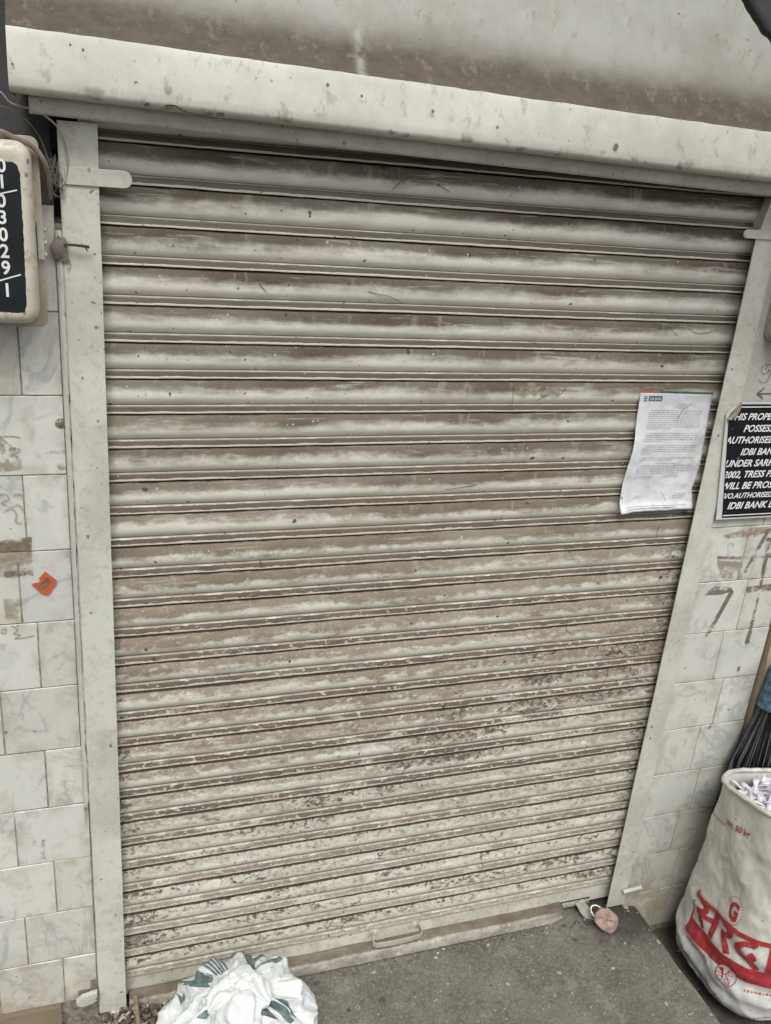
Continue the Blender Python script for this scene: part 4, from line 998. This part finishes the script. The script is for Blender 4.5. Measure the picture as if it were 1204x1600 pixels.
# ------------------------------------------------------------------ big sack
SKB, SKT = -0.132, 0.545
skc = lambda h: (1.775 - .006 * h, -0.262)
def sack(th, h, off=0.0):
    """th angle, h 0..1 from the ground to the rim"""
    cx, cy = skc(h)
    hw = [(0, .115), (.04, .160), (.10, .200), (.20, .217), (.32, .217), (.5, .213), (.7, .210), (.85, .213), (.95, .217), (1.0, .219)]
    for i in range(len(hw) - 1):
        if hw[i][0] <= h <= hw[i + 1][0] + 1e-9:
            f = (h - hw[i][0]) / (hw[i + 1][0] - hw[i][0]); w = hw[i][1] + (hw[i + 1][1] - hw[i][1]) * f; break
    c_, s_ = math.cos(th), math.sin(th); ne = 2.9
    r = w * (abs(c_) ** ne + abs(s_) ** ne) ** (-1 / ne)
    x = r * c_; y = r * s_ * (0.94 - .28 * h * h)
    # folds: long slanting creases and sagging rolls
    f1 = 0.0085 * nz(th * 2.2 + h * 2.0, h * 4.5, 1.3) + 0.0055 * nz(th * 3.0 + h * 5, h * 11, 4.4) * sstep(1, .75, h)
    f2 = 0.0035 * math.sin(h * 62 + th * 5 + 2.5 * nz(th * 2, h * 3)) * sstep(.03, .15, h) * sstep(.55, .22, h)
    f3 = 0.0016 * nz(th * 14, h * 22, 9)
    f4 = 0.0042 * (1 - abs(nz(th * 2.6 + h * 3.2, h * 7 - th * .8, 12.3)) * 3.2) * sstep(1.0, .8, h) * (0.35 + sstep(.6, .2, h))
    f5 = 0.0016 * (1 - abs(nz(th * 6 - h * 4, h * 15 + th, 31.0)) * 3.0) * sstep(.97, .8, h)
    k = 1 + (f1 + f2 + f3 + f4 * .8 + f5 + off) / max(r, .05)
    rimz = 0.042 * math.cos(th - math.radians(215)) + 0.008 * nz(th * 1.7, 6.6)
    z = SKB + (SKT - SKB) * h + rimz * h * h
    return Vector((cx + x * k, cy + y * k, z))
sk = thing('woven_sack', 'tall white woven sack with red Hindi lettering standing by the right wall', 'sack', (1.775, -0.25, SKB))
def sack_mat():
    m = Mt('dirty_woven_plastic'); a = m.noise(7, det=6, rough=.65); g2 = m.noise(30, m.vm(m.P, (1, 1, .5)), det=6, rough=.7); x, y, z = m.sep()
    c = m.mix(m.sm(a, .35, .68), (0.66, 0.655, 0.605), (0.55, 0.54, 0.485))
    c = m.mix(m.sm(z, .05, .40, .8, 0.0), c, (0.66, 0.675, 0.665))
    c = m.mix(m.mul(m.sm(g2, .52, .74), .45), c, (0.33, .31, .26))
    c = m.mix(m.mul(m.specks(45, .14, .1), .5), c, (.2, .17, .14))
    wv = m.n('TexWave', wave_type='BANDS', bands_direction='Z'); wv.inputs['Scale'].default_value = 90; m.put(wv.inputs['Vector'], m.P)
    return m.done(c, .55, m.add(m.mul(wv.outputs['Fac'], .25), m.add(g2, m.noise(14, det=5))), .5, .004, spec=.4)
b = MB(); b.grid(lambda u, v: sack(2 * math.pi * u, v), 260, 200, wrap=True)
b.grid(lambda u, v: sack(2 * math.pi * u, 1.0 - v * .30, -.004 - .008 * min(1, v * 8)), 100, 24, wrap=True)
sbo = b.build('sack_body', sack_mat(), sk, angle=80)
b = MB(); b.tube([sack(2 * math.pi * k / 90, 1.0, 0.001) + Vector((0, 0, .002 * nz(k * .7, 2))) for k in range(91)], lambda t: .0068 + .002 * nz(t * 40, 1), 9, cap=False); b.build('rolled_rim', M['plaster'] if False else plain('rim_cloth', (0.52, .505, .45), .7, var=.2), sbo)
m = Mt('red_print'); a = m.noise(60, det=5, rough=.7)
M['red'] = m.done(m.mix(m.sm(a, .4, .75), (0.36, 0.024, 0.034), (0.44, 0.085, 0.085)), .5, a, .1, .001, Alpha=m.sm(a, .26, .34))
M['faint'] = stain_mat('thin_red_print', (0.42, .09, .09), .40, .85)
M['green_pr'] = plain('dark_green_print', (0.05, .10, .09), .6)
def on_sack(vs, fs, name, mat, cuts=.008, off=.0022, h0=0.0, th0=0.0, slp=.085):
    """u metres round the sack from th0, v metres up from h0"""
    vs, fs = clip2d(vs, fs, (), cuts); mb_ = MB()
    mb_.add([sack(th0 + u / .215, h0 + (v + slp * u) / (SKT - SKB), off) for u, v in vs], fs); return mb_.build(name, mat, sbo)
SACKPRINT = True
TH0 = math.radians(163)
WT, HT = .101, .086
def stroke(pts, w):
    """thick rounded poster stroke as a flat polygon strip"""
    P2 = [Vector(p) for p in pts]; q = []
    for i in range(len(P2) - 1):
        p0 = P2[max(i - 1, 0)]; p1 = P2[i]; p2 = P2[i + 1]; p3 = P2[min(i + 2, len(P2) - 1)]
        n_ = 5 if len(P2) > 2 else 1
        for k in range(n_):
            t = k / n_; q.append(0.5 * ((2 * p1) + (p2 - p0) * t + (2 * p0 - 5 * p1 + 4 * p2 - p3) * t * t + (3 * p1 - p0 - 3 * p2 + p3) * t ** 3))
    q.append(P2[-1]); vs = []
    for i, p in enumerate(q):
        d = (q[min(i + 1, len(q) - 1)] - q[max(i - 1, 0)]).normalized(); nn_ = Vector((-d.y, d.x)) * w / 2
        vs += [tuple(p - nn_), tuple(p + nn_)]
    return vs, [(2 * i, 2 * i + 1, 2 * i + 3, 2 * i + 2) for i in range(len(q) - 1)]
SW = .185
RA = [(.16, .90), (.36, .84), (.46, .70), (.36, .54), (.12, .47)]
GL = []     # (letter strokes, x offset)
def letter(x, *sts): GL.extend(([(x + a, b_) for a, b_ in st_], w_) for st_, w_ in sts)
letter(0.0, (RA, SW), ([(.16, .50), (.34, .30), (.50, .00)], SW), ([(.34, .47), (.92, .47)], SW * .9), ([(.86, .92), (.86, -.02)], SW * 1.05))
letter(1.02, (RA, SW), ([(.16, .50), (.34, .30), (.50, .00)], SW))
letter(1.60, ([(.52, .95), (.52, .74)], SW), ([(.56, .74), (.30, .70), (.14, .50), (.22, .30), (.42, .24), (.56, .36), (.46, .46)], SW * .9), ([(.44, .26), (.58, .12), (.70, -.04)], SW * .9))
letter(2.36, ([(.22, .92), (.22, -.02)], SW * 1.05))
letter(2.72, (RA, SW), ([(.16, .50), (.34, .30), (.50, .00)], SW))
GL.append(([(-.10, .93), (3.40, .93)], .15))
mbw = MB()
for k, (pts, w_) in enumerate(GL):
    vs, fs = stroke(pts, w_); vs, fs = clip2d([(u * WT, v * HT) for u, v in vs], fs, (), .008)
    mbw.add([sack(TH0 + u / .215, .343 + (v + .085 * u) / (SKT - SKB), .0022 + .00022 * k) for u, v in vs], fs)
mbw.build('printed_word', M['red'], sbo)
on_sack(*rects([(-.012, .60, 0, .047)]), 'printed_band', M['red'], h0=.262, th0=TH0, off=.0018)
on_sack([(-.012, .04), (-.006, .04), (-.004, .112), (-.009, .112)], [(0, 1, 2, 3)], 'printed_band', M['red'], h0=.262, th0=TH0, off=.0018)
on_sack([(-.010, .122), (-.004, .122), (-.003, .150), (-.007, .150)], [(0, 1, 2, 3)], 'printed_band', M['red'], h0=.262, th0=TH0, off=.0018)
vs, fs = text2d('G', 0, .045, .72); on_sack([(-.018 + u * .048, -.025 + v * .050) for u, v in vs], fs, 'printed_badge', M['red'], h0=.545, th0=math.radians(200))
dots = []
for k in range(30):
    a_ = 2 * math.pi * k / 30; cu, cv = .028 * math.cos(a_), .040 * math.sin(a_); dots.append((cu - .0016, cu + .0016, cv - .0016, cv + .0016))
on_sack(*rects(dots), 'printed_badge', M['faint'], h0=.545, th0=math.radians(200))
vs, fs = text2d('at the time of packing Net', 0, .005, .8); wm = max(v[0] for v in vs); on_sack([(u / wm * .130, v * .0115) for u, v in vs], fs, 'printed_line', M['faint'], h0=.815, th0=math.radians(134))
vs, fs = text2d('Wt. 50 kg', 0, .02, .85); wm = max(v[0] for v in vs); on_sack([(u / wm * .100, v * .0175) for u, v in vs], fs, 'printed_line', M['red'], h0=.850, th0=math.radians(171))
vs, fs = text2d('G', 0, .01, .8); on_sack([(u * .02, v * .02) for u, v in vs], fs, 'printed_line', M['faint'], h0=.93, th0=math.radians(150))
# round emblem: ring, spokes, small cell marks
em = []; fsE = []
def ering(cu, cv, r0, r1, n=30):
    k0 = len(em)
    for k in range(n):
        a_ = 2 * math.pi * k / n; em.extend([(cu + r0 * math.cos(a_), cv + r0 * math.sin(a_)), (cu + r1 * math.cos(a_), cv + r1 * math.sin(a_))])
    for k in range(n): a1 = k0 + 2 * k; a2 = k0 + 2 * ((k + 1) % n); fsE.append((a1, a1 + 1, a2 + 1, a2))
def eline(a, c_, w):
    a, c_ = Vector(a), Vector(c_); d = (c_ - a).normalized(); q = Vector((-d.y, d.x)) * w / 2; k = len(em)
    em.extend([tuple(a - q), tuple(a + q), tuple(c_ + q), tuple(c_ - q)]); fsE.append((k, k + 1, k + 2, k + 3))
ering(0, 0, .0265, .0285); 
for a_ in (90, 210, 330): eline((0, 0), (.027 * math.cos(R(a_ - 20)), .027 * math.sin(R(a_ - 20))), .0018)
for a_ in (95, 115, 135, 155): eline((-.010, .002), (-.010 + .014 * math.cos(R(a_)), .002 + .014 * math.sin(R(a_))), .0028)
eline((-.010, .004), (-.006, -.012), .004)
for (cu, cv) in ((.011, .009), (.008, -.013), (-.012, -.016)): ering(cu, cv, .0065, .0078, 6)
em_w = MB()
disc = [(.0285 * math.cos(2 * math.pi * k / 30), .0285 * math.sin(2 * math.pi * k / 30)) for k in range(30)]
on_sack(disc, [tuple(range(30))], 'printed_emblem', plain('emblem_white', (.60, .57, .55), .6, var=.1), h0=.268, th0=math.radians(207), off=.0030)
on_sack(em, fsE, 'printed_emblem', M['red'], h0=.268, th0=math.radians(207), off=.0040)
for (u0, w, hh, hz, mt) in ((.0, .10, .008, .225, 'faint'), (.215, .10, .008, .218, 'faint'), (.10, .05, .006, .12, 'faint'), (.13, .20, .005, .085, 'faint'), (.12, .22, .0045, .065, 'green_pr')):
    rq = random.Random(int(u0 * 1000) + int(hz * 1000)); L_ = []; u = u0
    while u < u0 + w:
        ww = rq.uniform(.003, .008); L_.append((u, u + ww, rq.uniform(0, .0015), hh * rq.uniform(.7, 1))); u += ww + rq.choice((.0015, .0015, .004))
    on_sack(*rects(L_), 'printed_line', M[mt], h0=hz, th0=TH0)

# shredded paper in the sack
m = Mt('shred_paper'); a = m.noise(14, det=3); M['shred'] = m.done(m.mix(a, (0.66, 0.645, 0.72), (0.76, 0.75, 0.80)), .6)
b = MB(); rnd = random.Random(11)
for k in range(400):
    th = rnd.uniform(0, 2 * math.pi); rr = math.sqrt(rnd.random()) * .180
    cx, cy = skc(1); p = Vector((cx + rr * math.cos(th), cy + rr * math.sin(th) * .66, SKT - .050 + .030 * (1 - rr / .14) + rnd.uniform(-.022, .018) + .034 * math.cos(th - math.radians(215)) * rr / .14))
    d = Vector((rnd.uniform(-1, 1), rnd.uniform(-1, 1), rnd.uniform(-.15, .25))).normalized(); L = rnd.uniform(.05, .15); cv = rnd.uniform(-14, 14); w = rnd.uniform(.008, .017)
    pts = []; up = Vector((0, 0, 1)); side = d.cross(up).normalized()
    for q in range(9):
        s_ = (q / 8 - .5) * L; ang = s_ * cv
        pp = p + d * s_ + side * (.5 * cv * s_ * s_ * .5) + up * (.010 * math.cos(q / 8 * math.pi * 2 + k) + .012 * (1 - (2 * q / 8 - 1) ** 2))
        dx, dy = pp.x - cx, (pp.y - cy) / .66
        l_ = (abs(dx) ** 3 + abs(dy) ** 3) ** (1 / 3)
        if l_ > .202: pp.x = cx + dx * .202 / l_; pp.y = cy + dy * .202 / l_ * .66
        pts.append(pp)
    nrm = (up + Vector((rnd.uniform(-.7, .7), rnd.uniform(-.7, .7), 0))).normalized()
    b.ribbon(pts, w, nrm)
b.grid(lambda u, v: Vector((skc(1)[0] + .205 * v * math.cos(2 * math.pi * u), skc(1)[1] + .13 * v * math.sin(2 * math.pi * u), SKT - .095 + .01 * nz(u * 9, v * 5))), 40, 8, wrap=True)
sp_ = b.build('shredded_paper', M['shred'], solid=0.0004); top(sp_, (1.775, -.22, SKT - .05)); tag(sp_, 'lilac white shredded paper strips filling the woven sack', 'paper scraps', kind='stuff')

# ------------------------------------------------------------------ broom behind the sack
br_ = thing('broom', 'black bristled broom with blue binding leaning behind the sack', 'broom', (1.93, -0.1, 0.05))
bh = at(1208, 1086, y=-.078); base_dir = Vector((-0.06, -0.02, -1)).normalized()
m = Mt('black_bristle'); a = m.noise(90, m.vm(m.P, (1, 1, .08)), det=4); M['bristle'] = m.done(m.mix(m.sm(a, .45, .7), (0.010, .010, .011), (0.055, .055, .058)), .35, spec=.5)
M['bristle_grey'] = plain('grey_bristle', (0.16, .16, .165), .5)
b = MB(); b2_ = MB(); rnd = random.Random(5)
for k in range(620):
    a_ = rnd.uniform(0, 2 * math.pi); rr = math.sqrt(rnd.random()); s0 = Vector((math.cos(a_) * .030 * rr, math.sin(a_) * .018 * rr, -.004))
    e0 = Vector((math.cos(a_) * .105 * rr + rnd.uniform(-.012, .012), math.sin(a_) * .022 * rr, -.38 - rnd.uniform(0, .06)))
    p = bh + s0; q = bh + e0; mid = p.lerp(q, .5) + Vector((rnd.uniform(-.008, .008) + math.cos(a_) * .020 * rr, rnd.uniform(-.005, .005), 0))
    pts = [p.lerp(mid, t * 2) if t < .5 else mid.lerp(q, t * 2 - 1) for t in (0, .25, .5, .75, 1)]
    for v_ in pts:
        if v_.y > -.05: v_.y = -.05 - rnd.uniform(0, .004)
    (b2_ if k % 6 == 0 else b).tube(pts, rnd.uniform(.0009, .0017), 4, cap=False)
b.build('bristles', M['bristle'], br_); gb = b2_.build('bristles', M['bristle_grey'], br_); gb['label'] = 'paler grey bristles'
b = MB(); b.tube([bh + Vector((0, 0, z)) for z in (-.035, -.02, 0, .03, .06, .085)], lambda t: .040 - .012 * t + .002 * nz(t * 9, 3), 16); b.build('blue_binding', M['blue_bind'], br_)
b = MB(); b.tube([bh + Vector((0, 0, .08)), bh + Vector((.20, .01, .42))], .013, 10); b.build('handle', plain('cane', (0.30, .21, .11), .5), br_)

# ------------------------------------------------------------------ knotted white bag
bg_o = thing('knotted_bag', 'knotted white plastic bag with green print, lying against the shutter foot', 'bag', (0.262, -0.235, 0))
BC = Vector((0.256, -0.232, 0.0)); KN = Vector((0.246, -0.246, 0.256))
def bag(u, v, off=0.0):
    """v 0 at the floor, 1 at the knot"""
    a_ = 2 * math.pi * u
    prof = [(0, .160, .0), (.06, .190, .008), (.16, .206, .042), (.30, .202, .094), (.45, .182, .142), (.60, .148, .180), (.74, .106, .205), (.86, .062, .219), (.94, .034, .227), (1.0, .018, .238)]
    for i in range(len(prof) - 1):
        if prof[i][0] <= v <= prof[i + 1][0] + 1e-9:
            f = (v - prof[i][0]) / (prof[i + 1][0] - prof[i][0]); r = prof[i][1] + (prof[i + 1][1] - prof[i][1]) * f; z = prof[i][2] + (prof[i + 1][2] - prof[i][2]) * f; break
    pl = sstep(.30, .80, v)
    cr = (1 - abs(nz(math.cos(a_) * 2.1 + 3, math.sin(a_) * 2.1, v * 3.1)) * 3.4) * .016 + (1 - abs(nz(math.cos(a_) * 4.6, math.sin(a_) * 4.6 + 5, v * 7.5)) * 3.2) * .0045 + (1 - abs(nz(math.cos(a_) * 9, math.sin(a_) * 9, v * 15 + 2)) * 3) * .0012
    r += off + cr * sstep(0, .2, v) - .008 + .011 * nz(math.cos(a_) * 1.8, math.sin(a_) * 1.8, v * 2.4) + .006 * nz(math.cos(a_) * 5, math.sin(a_) * 5, v * 6 + 3)
    r *= 1 + pl * (.11 * math.sin(a_ * 9 + 3 * v + 2 * nz(a_, v)) + .07 * math.sin(a_ * 17 + 1.3)) * .8
    z += cr * .7 * pl + .008 * pl * math.sin(a_ * 9 + 1) * (1 - v) + .010 * nz(math.cos(a_) * 3, math.sin(a_) * 3, v * 4 + 8) * sstep(0, .3, v) + off * pl
    if math.cos(a_) > 0: r *= 1 - .10 * math.cos(a_)
    z *= 1.10
    c_ = BC.lerp(KN, v * v); y = c_.y + r * .78 * math.sin(a_)
    return Vector((c_.x + r * math.cos(a_), min(y, -.052 - .02 * nz(u * 8, v * 8) ** 2), z))
m = Mt('white_poly_bag'); a = m.noise(9, det=5); x, y, z = m.sep()
M['bag'] = m.done(m.mix(m.sm(a, .4, .7), (0.70, .735, .735), (0.60, .63, .62)), .36, m.add(m.ma('ABSOLUTE', m.sub(m.noise(38, det=3, dist=1.2), .5)), m.mul(m.ma('ABSOLUTE', m.sub(m.noise(15, det=2, dist=1.5), .5)), 2.0)), .5, .006, spec=.5)
M['baggreen'] = plain('green_bag_print', (0.115, .165, .17), .45, var=.45, scale=45)
b = MB(); b.grid(lambda u, v: bag(u, v), 300, 140, wrap=True); bb = b.build('bag_body', M['bag'], bg_o, angle=80)
def lobe(c_, d, L, w, seed, n=26, tw=1.0):
    """a crumpled ear of plastic from the knot"""
    d = Vector(d).normalized(); s_ = d.cross(Vector((0, 0, 1))).normalized(); up = s_.cross(d)
    b_ = MB()
    def F(u, v):
        a_ = 2 * math.pi * u; k = math.sin(math.pi * min(1, v * .86 + .13)) ** .75
        r = w * k * (1 + .45 * nz(math.cos(a_) * 1.7 + seed, math.sin(a_) * 1.7, v * 2.6) + .17 * math.sin(a_ * 7 + seed + v * 4 + 2 * nz(v * 4, seed)) + .06 * nz(math.cos(a_) * 4, math.sin(a_) * 4, v * 8 + seed))
        p = c_ + d * (L * v) + s_ * (r * math.cos(a_)) + up * (r * .62 * math.sin(a_))
        return p + Vector((0, 0, -.028 * v * v)) + s_ * (.015 * nz(v * 3, seed))
    b_.grid(F, 44, n, wrap=True); return b_
for k, (dx, L, w) in enumerate((((-.75, -.35, .25), .095, .040), ((.6, -.5, .30), .085, .036), ((.05, .55, .75), .070, .036), ((-.1, -.9, .05), .13, .050), ((.9, .15, .25), .065, .028), ((-.5, .35, .6), .07, .030), ((-.55, -.8, .0), .12, .040))):
    lobe(KN + Vector((0, 0, -.012)), dx, L, w, k * 3.7).build('knot_ear', M['bag'], bb, angle=80)
b = MB(); b.grid(lambda u, v: KN + Vector((0, 0, .004)) + Vector((math.cos(2 * math.pi * u) * math.sin(math.pi * v) * .032, math.sin(2 * math.pi * u) * math.sin(math.pi * v) * .028, math.cos(math.pi * v) * .022)) * (1 + .3 * nz(math.cos(2 * math.pi * u) * 2.2, math.sin(2 * math.pi * u) * 2.2, v * 4) + .12 * math.sin(u * 40)), 44, 20, wrap=True); b.build('knot', M['bag'], bb, angle=80)
def on_bag(poly_uv, name='printed_mark', off=.0022):
    vs, fs = clip2d(poly_uv[0], poly_uv[1], (), .012); mb_ = MB(); mb_.add([bag(u, v, off) for u, v in vs], fs); return mb_.build(name, M['baggreen'], bb)
# angles: u=.25 shutter side, u=.5 left, u=.75 street side, u=0 right
for i in range(5): on_bag(rects([(.285 + i * .0115, .292 + i * .0115, .60 - .008 * i, .78)]))
on_bag(([(.355, .60), (.365, .78), (.43, .83), (.45, .74), (.41, .62)], [(0, 1, 2, 3, 4)]))
sw_v = []; sw_f = []
for k in range(21):
    t = k / 20; a_ = R(215 - 290 * t); cu, cv = .155, .70; w = .10 * math.sin(math.pi * (.12 + .80 * t))
    sw_v += [(cu + .050 * math.cos(a_), cv + .115 * math.sin(a_)), (cu + (.050 - w * .28) * math.cos(a_), cv + (.115 - w * .55) * math.sin(a_))]
sw_f = [(2 * i, 2 * i + 1, 2 * i + 3, 2 * i + 2) for i in range(20)]
on_bag((sw_v, sw_f)); on_bag(([(.205, .60), (.235, .61), (.225, .70), (.195, .76), (.175, .73), (.20, .67)], [(0, 1, 2, 3, 4, 5)])); on_bag(rects([(.245, .262, .60, .64)]))
on_bag(([(.792, .80), (.800, .70), (.835, .66), (.850, .74), (.835, .82)], [(0, 1, 2, 3, 4)])); on_bag(rects([(.858, .876, .60, .80)])); on_bag(rects([(.888, .912, .58, .74)]))
on_bag(([(.425, .55), (.44, .58), (.435, .62), (.452, .60), (.456, .55)], [(0, 1, 2, 3, 4)])); on_bag(([(.583, .70), (.606, .70), (.600, .86), (.590, .86)], [(0, 1, 2, 3)]))

# ------------------------------------------------------------------ rubble and litter
def pebble(mb_, c_, r, seed):
    n0 = 7; vs = []; rot_ = Matrix.Rotation(seed * 2.1, 3, Vector((nz(seed, 1), nz(seed, 2), nz(seed, 3) + .2)).normalized())
    bm = bmesh.new(); bmesh.ops.create_icosphere(bm, subdivisions=1, radius=1)
    for v in bm.verts:
        k = 1 + .45 * nz(v.co.x * 1.6 + seed, v.co.y * 1.6, v.co.z * 1.6); q = rot_ @ Vector((v.co.x * 1.25 * k, v.co.y * .95 * k, v.co.z * .6 * k)); vs.append(Vector(c_) + q * r)
    fs = [tuple(v.index for v in f.verts) for f in bm.faces]; bm.free(); mb_.add(vs, fs)
m = Mt('rubble_mix'); o_ = m.vor(70); cc_ = m.n('SeparateColor'); m.put(cc_.inputs[0], o_['Color'])
c = m.mix(cc_.outputs[0], (0.07, .055, .042), (0.24, .20, .155)); c = m.mix(m.ma('GREATER_THAN', cc_.outputs[1], .86), c, (0.48, .47, .43))
M['rubble'] = m.done(c, .9, m.noise(120, det=5), .5, .002)
b = MB(); rnd = random.Random(21)
for k in range(520):
    px = rnd.gauss(205, 42); py = rnd.uniform(1548, 1625)
    p = at(px, py, z=.004)
    if p.y > -.03 or p.x > .2: continue
    hgt = .02 * math.exp(-((p.x - .03) / .10) ** 2)
    pebble(b, (p.x, p.y, rnd.random() * hgt + .003), rnd.choice((.003, .004, .006, .009)) * rnd.uniform(.7, 1.2), k * 1.37)
for k in range(160):
    p = Vector((rnd.uniform(-.45, -.05), rnd.uniform(-.22, -.06), .004)); pebble(b, p, rnd.uniform(.002, .006), k * 2.3)
for k in range(150):
    p = Vector((rnd.uniform(.1, 1.46), -.05 - abs(rnd.gauss(0, .012)), .002)); pebble(b, p, rnd.uniform(.0012, .0035), k * 1.9)
for k in range(170):
    p = Vector((rnd.uniform(.3, 1.46), rnd.uniform(-.6, -.06), .002)); pebble(b, p, rnd.uniform(.0010, .0030), k * 1.1)
rb = b.build('rubble', M['rubble'], smooth=False); tag(rb, 'brown grit and rubble strewn along the foot of the shutter', 'rubble', kind='stuff')
# a few flat twigs and sticks in the rubble
b = MB(); b.tube([at(212, 1556, y=-.05), at(216, 1600, z=.02), at(214, 1640, z=.012)], .006, 7); sw = b.build('wood_stick', plain('weathered_wood', (0.22, .18, .13), .85, scale=60)); top(sw, at(214, 1590, z=.01)); tag(sw, 'short weathered stick upright in the rubble beside the left rail', 'stick')
